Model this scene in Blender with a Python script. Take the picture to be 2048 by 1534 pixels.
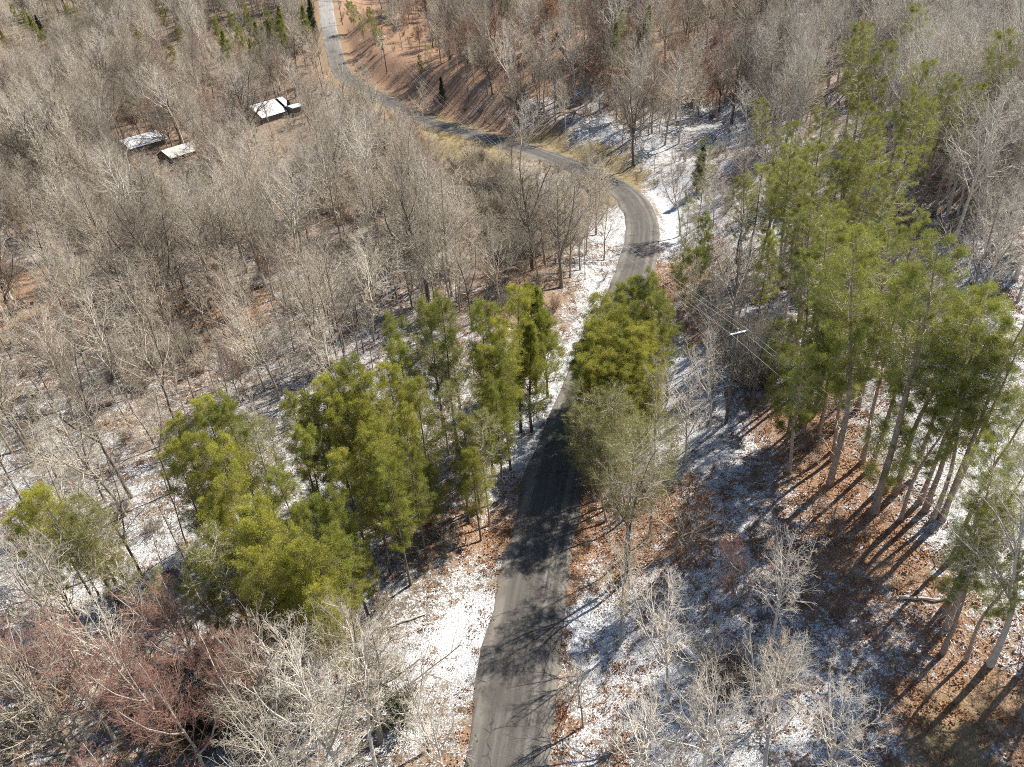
import bpy, math, random
import numpy as np
from mathutils import Matrix, Vector, Euler

for o in list(bpy.data.objects):
    bpy.data.objects.remove(o)
SC = bpy.context.scene
COL = SC.collection
rnd = random.Random(11)
NR = np.random.default_rng(7)

# ------------------------------------------------------------------ camera
IW, IH, FPX = 2048.0, 1534.0, 1447.0
CX, CY = IW / 2, IH / 2
CAM_H = 45.0
NADIR = (1190.0, 2960.0)
down_c = np.array([NADIR[0] - CX, -(NADIR[1] - CY), FPX]); down_c /= np.linalg.norm(down_c)
up_c = -down_c
fw_c = np.array([0, 0, 1.0]); fw_c = fw_c - fw_c.dot(up_c) * up_c; fw_c /= np.linalg.norm(fw_c)
rt_c = np.cross(up_c, fw_c)            # camera space here is x right, y up, z forward (left-handed)
M_CW = np.stack([rt_c, fw_c, up_c])    # camera -> world
CAM = np.array([0.0, 0.0, CAM_H])

cam_d = bpy.data.cameras.new("camera")
cam_d.sensor_width = 36.0
cam_d.lens = 36.0 * FPX / IW
cam_d.clip_start = 0.5
cam_d.clip_end = 6000
cam = bpy.data.objects.new("camera", cam_d)
COL.objects.link(cam)
xw, yw, zw = M_CW @ [1, 0, 0], M_CW @ [0, 1, 0], M_CW @ [0, 0, -1]
mt = Matrix(((xw[0], yw[0], zw[0], 0), (xw[1], yw[1], zw[1], 0), (xw[2], yw[2], zw[2], CAM_H), (0, 0, 0, 1)))
cam.matrix_world = mt
SC.camera = cam

# ------------------------------------------------------------------ sky, sun, exposure
SUN_AZ, SUN_EL = 58.0, 49.0            # azimuth measured from +Y towards +X
w = bpy.data.worlds.new("World"); SC.world = w; w.use_nodes = True
nt = w.node_tree; nt.nodes.clear()
sky = nt.nodes.new("ShaderNodeTexSky"); sky.sky_type = 'NISHITA'; sky.sun_disc = False; sky.ozone_density = 3.0; sky.dust_density = 0.3
sky.sun_elevation = math.radians(SUN_EL); sky.sun_rotation = math.radians(SUN_AZ)
bg = nt.nodes.new("ShaderNodeBackground"); bg.inputs[1].default_value = 0.08
wo = nt.nodes.new("ShaderNodeOutputWorld")
nt.links.new(sky.outputs[0], bg.inputs[0]); nt.links.new(bg.outputs[0], wo.inputs[0])
sl = bpy.data.lights.new("sun", 'SUN'); sl.energy = 5.0; sl.angle = math.radians(0.5); sl.color = (1.0, 0.93, 0.82)
so = bpy.data.objects.new("sun", sl); COL.objects.link(so)
a, e = math.radians(SUN_AZ), math.radians(SUN_EL)
SUN_DIR = Vector((math.sin(a) * math.cos(e), math.cos(a) * math.cos(e), math.sin(e)))
so.rotation_euler = SUN_DIR.to_track_quat('Z', 'Y').to_euler()
so.location = (200, 100, 200)
vs = SC.view_settings
vs.view_transform = 'Standard'; vs.look = 'None'; vs.exposure = 1.0; vs.gamma = 1.0; vs.use_curve_mapping = False
SC.render.engine = 'CYCLES'
SC.cycles.use_denoising = False
SC.cycles.max_bounces = 4; SC.cycles.diffuse_bounces = 2; SC.cycles.glossy_bounces = 1; SC.cycles.transmission_bounces = 2
SC.cycles.filter_width = 1.0

# ------------------------------------------------------------------ projection helpers
def ray(px, py):
    d = M_CW @ np.array([(px - CX) / FPX, -(py - CY) / FPX, 1.0])
    return d / np.linalg.norm(d)
def at_plane(px, py, z):
    d = ray(px, py)
    t = (z - CAM_H) / d[2]
    return CAM + d * t
def project(x, y, z):
    v = np.stack([np.asarray(x, float), np.asarray(y, float), np.asarray(z, float) - CAM_H], -1) @ M_CW
    zc = np.maximum(v[..., 2], 1.0)
    return CX + FPX * v[..., 0] / zc, CY - FPX * v[..., 1] / zc, v[..., 2]
def sstep(x, a, b):
    t = np.clip((x - a) / (b - a), 0, 1)
    return t * t * (3 - 2 * t)

# ------------------------------------------------------------------ road path
ROAD_PX = [(1010, 1534, 0), (1034, 1400, 0), (1045, 1300, 0), (1060, 1200, 0), (1080, 1100, 0), (1101, 1005, 0), (1128, 900, 0),
           (1165, 800, 0), (1208, 700, 0), (1230, 640, 0), (1250, 595, 0), (1268, 555, 0), (1283, 500, 0.2), (1287, 460, 0.3),
           (1281, 430, 0.4), (1266, 400, 0.4), (1238, 374, 0.5), (1190, 350, 0.6), (1130, 324, 0.7), (1063, 300, 0.9), (972, 274, 1.2),
           (900, 255, 1.6), (850, 241, 2.0), (805, 218, 2.8), (768, 198, 3.6), (735, 181, 4.5), (706, 166, 5.2), (686, 148, 6.2),
           (675, 123, 8.0), (668, 100, 9.8), (661, 68, 12.4), (655, 34, 15.3), (651, 0, 18.4)]
rp = [at_plane(*p) for p in ROAD_PX]
d0 = rp[0] - rp[2]; d0 /= np.linalg.norm(d0)
back = [rp[0] + d0 * s for s in (140, 100, 60, 30, 12)]
for b in back: b[2] = 0
d1 = rp[-1] - rp[-3]; d1 /= np.linalg.norm(d1[:2])
ahead = [rp[-1] + d1 * s for s in (15, 35, 60, 100, 160)]
ctrl = np.array(back + rp + ahead)
def catmull(P, step):
    out = []
    for i in range(1, len(P) - 2):
        p0, p1, p2, p3 = P[i - 1], P[i], P[i + 1], P[i + 2]
        n = max(2, int(np.linalg.norm(p2 - p1) / step))
        for k in range(n):
            t = k / n
            out.append(0.5 * ((2 * p1) + (-p0 + p2) * t + (2 * p0 - 5 * p1 + 4 * p2 - p3) * t * t + (-p0 + 3 * p1 - 3 * p2 + p3) * t ** 3))
    return np.array(out)
RP = catmull(ctrl, 1.0)
for _ in range(12):
    RP[1:-1] = 0.25 * RP[:-2] + 0.5 * RP[1:-1] + 0.25 * RP[2:]
RT = np.gradient(RP[:, :2], axis=0); RT /= np.linalg.norm(RT, axis=1)[:, None]
RN = np.stack([RT[:, 1], -RT[:, 0]], 1)          # to the right of travel
RS = np.concatenate([[0], np.cumsum(np.linalg.norm(np.diff(RP[:, :2], axis=0), axis=1))])
HALF = 2.75
def road_near(x, y):
    """distance to the road's centre line (signed, right positive), its height there, its station"""
    x = np.asarray(x, float).ravel(); y = np.asarray(y, float).ravel()
    D = np.empty(len(x)); Zr = np.empty(len(x)); S = np.empty(len(x))
    for i in range(0, len(x), 20000):
        q = np.stack([x[i:i + 20000], y[i:i + 20000]], 1)
        d2 = ((q[:, None, :] - RP[None, :, :2]) ** 2).sum(2)
        k = d2.argmin(1)
        v = q - RP[k, :2]
        side = np.where((v * RN[k]).sum(1) >= 0, 1.0, -1.0)
        D[i:i + 20000] = np.sqrt(d2[np.arange(len(q)), k]) * side
        Zr[i:i + 20000] = RP[k, 2]; S[i:i + 20000] = RS[k]
    return D, Zr, S

# ------------------------------------------------------------------ terrain
CT = [(0, 1500, -2), (300, 1500, -2), (700, 1400, -1.2), (100, 1200, -2.5), (600, 1000, -2), (100, 900, -3), (400, 700, -3),
      (700, 600, -2.5), (950, 500, -1.5), (100, 500, -3), (500, 450, -3), (850, 350, -1.2), (0, 300, -1), (300, 290, 0), (560, 240, 1.5),
      (100, 150, 4), (450, 100, 8), (0, 0, 15), (300, 0, 18), (560, 0, 18),
      (1250, 1534, 2.0), (1500, 1500, 4), (1800, 1500, 6), (2048, 1534, 8), (1250, 1200, 2.2), (1400, 1100, 3.8), (1600, 1200, 5.5),
      (1820, 1090, 9), (2048, 1200, 11), (1350, 900, 3.5), (1500, 900, 5), (1693, 898, 8.5), (1900, 900, 12), (2048, 900, 14),
      (1400, 700, 3.5), (1550, 650, 6), (1750, 700, 10.5), (2000, 700, 15), (1430, 560, 3.5), (1600, 480, 7), (1800, 450, 12),
      (2048, 450, 17), (1400, 400, 2.5), (1550, 300, 6), (1750, 250, 11), (2000, 250, 17), (1330, 320, 1.2), (1430, 240, 3),
      (1600, 150, 10), (1850, 100, 16), (2048, 50, 20), (850, 200, 5), (800, 100, 11), (750, 30, 17), (950, 210, 6), (1100, 230, 4),
      (1200, 260, 2), (1000, 100, 14), (1200, 130, 12), (1150, 20, 22), (1350, 100, 12), (1500, 30, 18), (1800, 0, 22)]
CW = [at_plane(c[0], c[1], c[2] * (.72 if c[0] > 1200 and c[1] > 300 else 1)) for c in CT]
CW += [np.array(c, float) for c in [(-400, 500, 32), (0, 520, 38), (400, 500, 40), (-700, 200, 15), (700, 200, 38), (0, 1200, 70), (-900, 900, 60),
       (900, 900, 75), (-60, -60, -2), (60, -60, 9), (-500, -300, 0), (500, -300, 25), (0, -600, 5), (120, 10, 18), (-130, 20, -3), (1500, 0, 60), (-1500, 0, 40)]]
CW = np.array(CW)
def lump(x, y):
    return (np.sin(x * .21 + 1.3 * np.sin(y * .13)) * np.sin(y * .17 + .7 * np.sin(x * .11)) * .35
            + np.sin(x * .63 + y * .4) * np.sin(y * .71 - x * .3) * .10)
def terrain_raw(x, y):
    x = np.asarray(x, float).ravel(); y = np.asarray(y, float).ravel()
    out = np.empty(len(x))
    for i in range(0, len(x), 20000):
        q = np.stack([x[i:i + 20000], y[i:i + 20000]], 1)
        d2 = ((q[:, None] - CW[None, :, :2]) ** 2).sum(2)
        soft = 30 + 0.004 * (q[:, 1:2] ** 2)
        ww = 1 / (d2 + soft) ** 1.7
        out[i:i + 20000] = (ww * CW[None, :, 2]).sum(1) / ww.sum(1)
    D, Zr, S = road_near(x, y)
    ad = np.abs(D)
    out = out + lump(x, y) * sstep(ad, 4, 12)
    wv = sstep(ad, 3.9, 15)
    # shallow ditch beside the road, then natural ground
    ditch = -0.35 * np.exp(-((ad - 5.2) / 1.1) ** 2)
    return (Zr - 0.07) * (1 - wv) + out * wv + ditch * (1 - wv)
def axis(a0, a1, mid0, mid1, fine, grow=1.09):
    mid = list(np.arange(mid0, mid1 + 1e-6, fine))
    r, s = [], fine
    x = mid[-1]
    while x < a1:
        s *= grow; x += s; r.append(x)
    l, s, x = [], fine, mid0
    while x > a0:
        s *= grow; x -= s; l.append(x)
    return np.array(l[::-1] + mid + r)
GX = axis(-1600, 1600, -75, 75, 0.9, 1.035)
GY = axis(-900, 2200, 12, 150, 0.9, 1.03)
XX, YY = np.meshgrid(GX, GY)
GZ = terrain_raw(XX, YY).reshape(XX.shape)
def gz(x, y):
    x = np.asarray(x, float); y = np.asarray(y, float)
    i = np.clip(np.searchsorted(GX, x) - 1, 0, len(GX) - 2); j = np.clip(np.searchsorted(GY, y) - 1, 0, len(GY) - 2)
    fx = np.clip((x - GX[i]) / (GX[i + 1] - GX[i]), 0, 1); fy = np.clip((y - GY[j]) / (GY[j + 1] - GY[j]), 0, 1)
    return (GZ[j, i] * (1 - fx) * (1 - fy) + GZ[j, i + 1] * fx * (1 - fy) + GZ[j + 1, i] * (1 - fx) * fy + GZ[j + 1, i + 1] * fx * fy)
def land(px, py, h=0.0):
    """ground point whose point h metres above it lies on the line of sight through a place of the photograph"""
    d = ray(px, py)
    t = np.concatenate([np.linspace(8, 400, 4000), np.linspace(400, 1200, 800)])
    p = CAM[None] + d[None] * t[:, None]
    k = np.nonzero(p[:, 2] - gz(p[:, 0], p[:, 1]) < h)[0]
    k = k[0] if len(k) else len(t) - 1
    return np.array([p[k, 0], p[k, 1], float(gz(p[k, 0], p[k, 1]))])

# ------------------------------------------------------------------ cover map: what lies and grows where
# px, py, bare trees, snow, leaf litter, dry grass, red-twig share, brush
SEED = [
 (0, 0, .9, .15, .3, .1, .1, .8), (150, 60, 1, .15, .3, .1, .15, .8), (300, 30, 1, .12, .3, .1, .1, .8), (450, 60, 1, .12, .3, .1, .1, .8), (570, 40, 1, .12, .3, .1, .1, .8), (600, 110, 1, .1, .4, .1, .3, .8),
 (60, 200, 1, .25, .4, .1, .35, .9), (250, 180, 1, .2, .4, .1, .15, .9), (400, 170, 1, .22, .4, .1, .25, .9), (540, 150, .9, .25, .4, .1, .3, .9),
 (60, 330, 1, .3, .4, .1, .25, 1), (200, 330, 1, .3, .4, .1, .2, 1), (290, 320, .5, .45, .4, .1, .3, .8), (420, 270, .6, .4, .4, .1, .4, .8), (490, 285, .7, .35, .3, .1, .2, .6),
 (620, 230, .7, .35, .3, .1, .2, .6), (640, 215, .7, .45, .3, .1, .2, .5), (700, 230, .9, .45, .3, .1, .1, .8), (700, 330, 1, .4, .3, .1, .15, 1), (840, 330, .9, .4, .4, .2, .5, 1),
 (60, 430, 1, .4, .35, .1, .2, 1), (250, 430, 1, .42, .35, .1, .15, 1), (420, 420, 1, .45, .3, .1, .25, 1), (560, 430, 1, .5, .3, .1, .2, 1), (700, 450, 1, .5, .3, .1, .1, 1), (850, 450, 1, .5, .3, .1, .1, 1),
 (30, 500, .8, .7, .2, .1, .1, .8), (200, 530, 1, .55, .3, .1, .1, 1), (400, 540, 1, .6, .25, .1, .1, 1), (600, 560, 1, .65, .2, .1, .1, .9), (800, 560, 1, .65, .2, .1, .1, .9), (930, 540, .8, .6, .3, .1, .1, .9), (1010, 520, .7, .4, .5, .2, .1, 1),
 (980, 440, .5, .25, .5, .35, .1, 1), (1010, 370, .35, .2, .4, .6, .1, .9), (900, 290, .12, .05, .2, 1, .1, .25), (860, 262, .3, .05, .3, .9, .1, .3), (960, 300, .15, .1, .2, .9, .1, .3), (1060, 340, .35, .55, .2, .4, .1, .5), (1090, 370, .35, .6, .2, .3, .1, .5), (1120, 440, .8, .45, .3, .4, .1, .9), (1160, 420, .8, .4, .3, .3, .1, .9), (1110, 520, .7, .5, .3, .1, .1, .6), (1200, 510, .6, .55, .1, .1, .1, .3), (1150, 590, .3, .5, .4, .1, .1, .4), (1100, 620, .3, .4, .5, .1, .2, .4), (1235, 470, .25, .87, .05, .1, .1, .15), (1195, 560, .3, .9, .1, 0, 0, .2), (1170, 630, .1, .95, .05, 0, 0, .1),
 (60, 620, .9, .55, .3, .1, .1, 1), (60, 580, .8, .3, .8, .1, .1, .8), (250, 640, .9, .5, .35, .2, .1, 1), (330, 610, .7, .4, .4, .4, .1, .9), (470, 640, .6, .45, .6, .2, .1, .7), (600, 680, 1.1, .7, .1, .1, .1, .7), (330, 710, .7, .6, .4, .1, .1, .9), (230, 770, .7, .75, .2, .1, .1, .7), (60, 780, .9, .7, .2, .1, .1, .9), (250, 850, .8, .6, .3, .1, .1, .9), (500, 720, 1.1, .7, .1, .1, .1, .7), (560, 760, 1.1, .75, .1, .1, .1, .5),
 (80, 920, 1.3, .75, .1, .1, .05, .5), (250, 950, 1.2, .75, .1, .1, .05, .5), (30, 1100, 1.2, .8, .1, .1, .05, .4), (200, 1150, 1.1, .82, .05, .05, .05, .35), (80, 1260, 1.1, .82, .05, .05, .05, .3), (280, 1250, 1.2, .8, .1, 0, .3, .4), (500, 1150, .4, .8, .2, 0, .1, .4), (640, 1050, .3, .85, .15, 0, .1, .4), (750, 1000, .3, .8, .2, 0, .05, .4), (880, 950, .3, .75, .3, 0, .05, .4), (700, 900, .3, .8, .2, 0, 0, .4), (950, 800, .3, .8, .2, 0, 0, .4), (1000, 720, .3, .7, .3, 0, 0, .4), (800, 740, .4, .8, .2, 0, 0, .4), (430, 950, .4, .8, .2, 0, 0, .4),
 (1080, 820, .0, .95, .05, 0, 0, .05), (1120, 730, .0, .96, .04, 0, 0, .05), (1030, 920, .02, .9, .1, 0, 0, .1), (980, 980, .1, .8, .2, 0, 0, .2), (950, 1060, .1, .45, .65, .1, 0, .3), (900, 1080, .2, .45, .55, .2, 0, .4), (880, 1150, .3, .8, .3, 0, 0, .4), (940, 1200, .05, .88, .12, 0, 0, .1), (920, 1290, .02, .93, .07, 0, 0, .08), (860, 1340, .1, .93, .07, 0, 0, .15), (830, 1450, .2, .9, .1, 0, 0, .2), (800, 1250, .5, .75, .2, 0, 0, .6), (720, 1200, .5, .8, .2, 0, .1, .6), (900, 1420, .1, .7, .4, 0, 0, .2), (890, 1500, .2, .65, .5, 0, 0, .3),
 (100, 1380, .9, .8, .15, 0, .8, .7), (300, 1370, 1, .7, .2, 0, 1, .8), (500, 1320, .9, .7, .3, 0, 1, .8), (420, 1420, .8, .6, .3, 0, .9, .9), (60, 1500, 1, .6, .3, 0, .7, .9), (250, 1500, 1, .6, .3, 0, .6, .9), (480, 1500, .8, .75, .2, 0, .5, .8), (640, 1350, .9, .75, .2, 0, .4, .8), (680, 1460, 1, .75, .2, 0, .05, .8),
 (1160, 1050, .1, .4, .8, 0, .1, .3), (1165, 1150, .1, .6, .5, 0, .1, .3), (1150, 1250, .05, .93, .1, 0, 0, .1), (1140, 1340, .05, .9, .2, 0, 0, .1), (1125, 1450, .05, .85, .3, 0, 0, .15), (1190, 1000, .3, .5, .6, 0, .05, .4), (1240, 1080, .5, .42, .75, 0, .05, .5), (1330, 1050, .4, .42, .75, 0, .05, .5), (1300, 1180, .5, .7, .35, 0, .05, .5), (1250, 1300, .5, .72, .4, 0, .05, .5), (1180, 1400, .4, .6, .6, 0, .05, .4), (1240, 1420, .5, .7, .4, 0, .05, .4), (1200, 1500, .4, .6, .5, 0, 0, .4), (1350, 1400, .5, .85, .15, 0, 0, .4), (1400, 1250, .6, .8, .2, 0, .5, .6), (1450, 1180, .7, .7, .35, 0, .9, .6), (1480, 1300, .7, .75, .25, 0, .5, .6), (1500, 1450, .7, .75, .3, 0, .1, .5), (1380, 1500, .6, .85, .15, 0, .1, .5),
 (1200, 900, .5, .6, .3, 0, .05, .5), (1300, 850, .6, .75, .25, 0, 0, .6), (1380, 870, .5, .85, .15, 0, 0, .4), (1350, 740, .2, .9, .15, 0, 0, .2), (1380, 650, .3, .55, .65, 0, 0, .4), (1430, 620, .6, .6, .4, 0, 0, .7), (1520, 600, .8, .65, .4, 0, 0, .8), (1520, 700, .8, .6, .4, 0, .1, .8), (1480, 780, .8, .6, .35, 0, 0, .8), (1430, 780, .6, .75, .2, 0, 0, .6), (1440, 860, .3, .8, .2, 0, 0, .4), (1570, 840, .1, .35, .85, 0, .1, .3), (1480, 920, .08, .72, .35, 0, 0, .3), (1450, 1000, .15, .72, .35, 0, .1, .3), (1580, 950, .06, .6, .5, 0, .3, .3), (1640, 890, .05, .25, .85, .2, .2, .3), (1680, 930, .05, .2, .9, 0, .1, .2), (1560, 1020, .1, .65, .45, 0, .5, .35), (1650, 1060, .1, .4, .8, 0, .6, .4), (1750, 1040, .1, .25, .9, .1, .3, .3), (1800, 1150, .15, .3, .85, 0, .3, .3), (1640, 1150, .2, .5, .6, 0, .7, .5), (1550, 1180, .4, .6, .4, 0, .8, .6), (1600, 1280, .3, .7, .35, 0, .3, .4), (1700, 1260, .1, .65, .45, 0, .1, .3), (1770, 1200, .1, .5, .6, 0, .1, .3), (1850, 1230, .15, .5, .6, 0, .1, .3), (1900, 1300, .1, .4, .7, .1, .1, .3), (1700, 1360, .1, .75, .3, 0, 0, .25), (1800, 1320, .1, .6, .5, 0, 0, .25), (1640, 1450, .4, .75, .35, 0, 0, .4), (1750, 1450, .1, .65, .45, .2, 0, .2), (1850, 1400, .06, .3, .75, .4, 0, .2), (1950, 1400, .1, .12, .85, .5, 0, .3), (1900, 1490, .06, .25, .6, .7, 0, .2), (2030, 1480, .1, .35, .7, .3, 0, .3), (1740, 1520, .1, .7, .4, .4, 0, .2), (2020, 1300, .3, .6, .4, .1, 0, .3),
 (1900, 1080, .15, .85, .15, 0, 0, .2), (1980, 1000, .1, .97, .03, 0, 0, .1), (1930, 950, .15, .9, .1, 0, 0, .2), (2040, 1100, .2, .9, .1, 0, 0, .2), (1800, 950, .15, .8, .25, 0, 0, .3), (1740, 870, .15, .75, .35, 0, 0, .3), (1850, 830, .2, .85, .2, 0, 0, .3), (1960, 800, .2, .9, .1, 0, 0, .25), (2030, 720, .3, .9, .1, 0, 0, .3), (1750, 770, .25, .6, .5, 0, 0, .4), (1650, 790, .3, .6, .5, 0, 0, .5), (1620, 620, .5, .65, .5, 0, 0, .5), (1580, 540, .6, .65, .5, 0, 0, .6), (1480, 540, .5, .65, .5, 0, 0, .6), (1420, 520, .3, .55, .6, 0, 0, .5), (1375, 570, .3, .4, .7, .1, 0, .4), (1345, 470, .1, .9, .15, .1, 0, .1), (1320, 400, .15, .85, .2, .2, 0, .15), (1340, 350, .3, .75, .3, .3, 0, .3), (1420, 420, .4, .7, .4, 0, 0, .5), (1500, 450, .5, .75, .3, 0, 0, .5), (1450, 350, .7, .6, .4, .1, 0, .7), (1560, 380, .6, .65, .4, 0, 0, .6), (1700, 420, .6, .6, .4, 0, 0, .6), (1800, 550, .5, .6, .4, 0, 0, .6), (1930, 600, .7, .65, .35, 0, 0, .5), (2000, 480, 1, .65, .35, 0, 0, .6), (1950, 380, 1, .5, .45, 0, 0, .7), (2030, 300, 1, .5, .45, 0, 0, .7), (1970, 200, 1, .4, .5, 0, 0, .8), (2040, 120, 1, .4, .5, 0, 0, .8), (1900, 80, 1, .4, .5, 0, .1, .8), (1750, 60, 1, .4, .45, 0, .2, .8), (1620, 130, .9, .5, .4, 0, .25, .8), (1560, 90, .7, .65, .3, 0, .1, .6), (1560, 180, .9, .55, .4, 0, .3, .8), (1650, 250, .9, .55, .4, 0, .1, .8), (1520, 230, .8, .65, .3, 0, .1, .7), (1800, 300, .8, .5, .4, 0, 0, .7),
 (1450, 240, .45, .75, .1, .05, 0, .3), (1380, 270, .6, .65, .15, .1, 0, .35), (1300, 260, .6, .65, .15, .1, 0, .4), (1200, 265, .35, .75, .15, .15, 0, .25), (1150, 275, .2, .75, .2, .3, 0, .25), (1300, 310, .2, .8, .2, .3, .05, .25), (1250, 320, .15, .5, .3, .7, .1, .25), (1180, 305, .08, .05, .3, 1, .1, .2), (1100, 280, .1, .12, .6, .7, .1, .25), (1260, 350, .08, .25, .4, .8, .1, .2), (1310, 340, .15, .6, .3, .5, .1, .25),
 (1000, 230, .5, .5, .6, .05, .1, .5), (1080, 235, .6, .65, .4, .05, .1, .6), (1160, 225, .7, .6, .4, .05, .1, .7), (1250, 215, .8, .5, .4, .05, .1, .8), (960, 190, .6, .5, .6, .05, .1, .6), (900, 200, .3, .25, .8, .1, .1, .4), (850, 205, .08, .2, .95, .15, .1, .3), (800, 170, .08, .22, 1, .15, .05, .3), (850, 150, .2, .2, .95, .05, .1, .4), (740, 130, .05, .3, .95, .1, .05, .3), (780, 110, .05, .28, .95, .1, .05, .25), (710, 90, .05, .25, .95, .2, .05, .25), (720, 50, .15, .2, .95, .15, .1, .3), (690, 20, .15, .15, .9, .2, .1, .3), (800, 50, .5, .2, .9, .05, .15, .5), (850, 80, .4, .25, .9, .05, .15, .5), (900, 110, .7, .25, .8, .05, .3, .7), (900, 40, .8, .25, .8, .05, .2, .7), (1000, 60, .9, .3, .8, 0, .2, .7), (1000, 140, .8, .35, .7, 0, .35, .7), (1100, 150, .9, .3, .7, 0, .4, .8), (1150, 70, .9, .3, .7, 0, .3, .7), (1250, 60, 1, .25, .6, 0, .3, .8), (1250, 140, 1, .25, .6, 0, .3, .8), (1350, 60, 1, .25, .5, 0, .15, .8), (1330, 150, 1, .3, .5, 0, .3, .8), (1450, 80, 1, .4, .4, 0, .1, .8), (1430, 170, 1, .4, .4, 0, .2, .8), (1500, 30, 1, .4, .4, 0, .1, .8),
]
SD = np.array(SEED, float)
def cover(x, y):
    """(bare trees, snow, leaf, grass, red, brush) at ground points"""
    x = np.asarray(x, float).ravel(); y = np.asarray(y, float).ravel()
    px, py, zc = project(x, y, gz(x, y))
    ok = zc > 8
    px = np.where(ok, np.clip(px, -500, 2548), np.where(x < 0, -500, 2548)); py = np.where(ok, np.clip(py, -200, 1900), 1900)
    out = np.empty((len(x), 6))
    for i in range(0, len(x), 10000):
        q = np.stack([px[i:i + 10000], py[i:i + 10000]], 1)
        sc = np.clip(q[:, 1:2] / 700.0, .25, 1.3)
        dx = (q[:, None, 0] - SD[None, :, 0]); dy = (q[:, None, 1] - SD[None, :, 1])
        d2 = (dx * dx + dy * dy * 1.6) / (sc * sc)
        ww = np.exp(-d2 / (2 * 45.0 ** 2)) + 1e-4 / (1 + d2 / 2000.0) ** 2
        out[i:i + 10000] = ww @ SD[:, 2:] / ww.sum(1)[:, None]
    return out

# ------------------------------------------------------------------ materials
def new_mat(name):
    m = bpy.data.materials.new(name); m.use_nodes = True
    t = m.node_tree; t.nodes.clear()
    out = t.nodes.new("ShaderNodeOutputMaterial"); b = t.nodes.new("ShaderNodeBsdfPrincipled")
    t.links.new(b.outputs[0], out.inputs[0])
    b.inputs['Roughness'].default_value = .85
    b.inputs['Specular IOR Level'].default_value = .25
    return m, t, b, out
def N(t, typ, **kw):
    n = t.nodes.new(typ)
    for k, v in kw.items(): setattr(n, k, v)
    return n
def noise(t, vec, scale, detail=4, rough=.6):
    n = N(t, "ShaderNodeTexNoise"); n.inputs['Scale'].default_value = scale; n.inputs['Detail'].default_value = detail; n.inputs['Roughness'].default_value = rough
    if vec is not None: t.links.new(vec, n.inputs['Vector'])
    return n.outputs[0]
def math_(t, op, a_, b_=None, clamp=False):
    n = N(t, "ShaderNodeMath", operation=op); n.use_clamp = clamp
    for i, v in enumerate((a_, b_)):
        if v is None: continue
        if isinstance(v, (int, float)): n.inputs[i].default_value = v
        else: t.links.new(v, n.inputs[i])
    return n.outputs[0]
def ramp(t, fac, stops):
    n = N(t, "ShaderNodeValToRGB")
    el = n.color_ramp.elements
    while len(el) < len(stops): el.new(.5)
    for q, (p, c) in zip(el, stops):
        q.position = p; q.color = (*c, 1) if len(c) == 3 else c
    t.links.new(fac, n.inputs[0]); return n.outputs[0]
def mixc(t, fac, a_, b_, mode='MIX'):
    n = N(t, "ShaderNodeMix", data_type='RGBA', blend_type=mode)
    for sock, v in ((n.inputs[0], fac), (n.inputs[6], a_), (n.inputs[7], b_)):
        if isinstance(v, (int, float)): sock.default_value = v
        elif isinstance(v, tuple): sock.default_value = (*v, 1)
        else: t.links.new(v, sock)
    return n.outputs[2]
def mapr(t, v, a0, a1, b0=0., b1=1.):
    n = N(t, "ShaderNodeMapRange"); n.clamp = True
    t.links.new(v, n.inputs[0])
    for i, k in enumerate((a0, a1, b0, b1)):
        if isinstance(k, (int, float)): n.inputs[i + 1].default_value = k
        else: t.links.new(k, n.inputs[i + 1])
    return n.outputs[0]
def bump(t, b, h, dist, strength=1.0):
    n = N(t, "ShaderNodeBump"); n.inputs['Strength'].default_value = strength; n.inputs['Distance'].default_value = dist
    t.links.new(h, n.inputs['Height']); t.links.new(n.outputs[0], b.inputs['Normal'])

def bark_mat(name, dark, light, tint=.25, scale=2.0):
    m, t, b, _ = new_mat(name)
    tc = N(t, "ShaderNodeTexCoord"); oi = N(t, "ShaderNodeObjectInfo")
    n1 = noise(t, tc.outputs['Object'], scale, 5)
    c = ramp(t, n1, [(.3, dark), (.7, light)])
    f = mapr(t, oi.outputs['Random'], 0, 1, 1 - tint, 1 + tint)
    hs = N(t, "ShaderNodeHueSaturation"); t.links.new(c, hs.inputs['Color']); t.links.new(f, hs.inputs['Value'])
    t.links.new(hs.outputs[0], b.inputs['Base Color'])
    b.inputs['Roughness'].default_value = .8
    return m
BARK_GREY = bark_mat("grey_bark", (.20, .17, .13), (.44, .39, .31))
BARK_PALE = bark_mat("pale_bark", (.40, .36, .30), (.66, .60, .52))
BARK_DARK = bark_mat("dark_bark", (.085, .068, .053), (.20, .165, .13))
BARK_PINE = bark_mat("pine_bark", (.22, .155, .115), (.50, .38, .30), .2, 3)
TWIG_GREY = bark_mat("grey_twigs", (.42, .365, .28), (.60, .535, .43), .42)
TWIG_PALE = bark_mat("pale_twigs", (.50, .445, .365), (.70, .63, .53), .2)
TWIG_DARK = bark_mat("dark_twigs", (.15, .12, .09), (.27, .22, .17), .3)
TWIG_BROWN = bark_mat("brown_twigs", (.32, .27, .205), (.52, .45, .355), .35)
TWIG_RED = bark_mat("red_twigs", (.23, .125, .09), (.40, .24, .185), .2)
TWIG_TAN = bark_mat("tan_twigs", (.30, .225, .14), (.46, .36, .24), .25)
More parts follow.
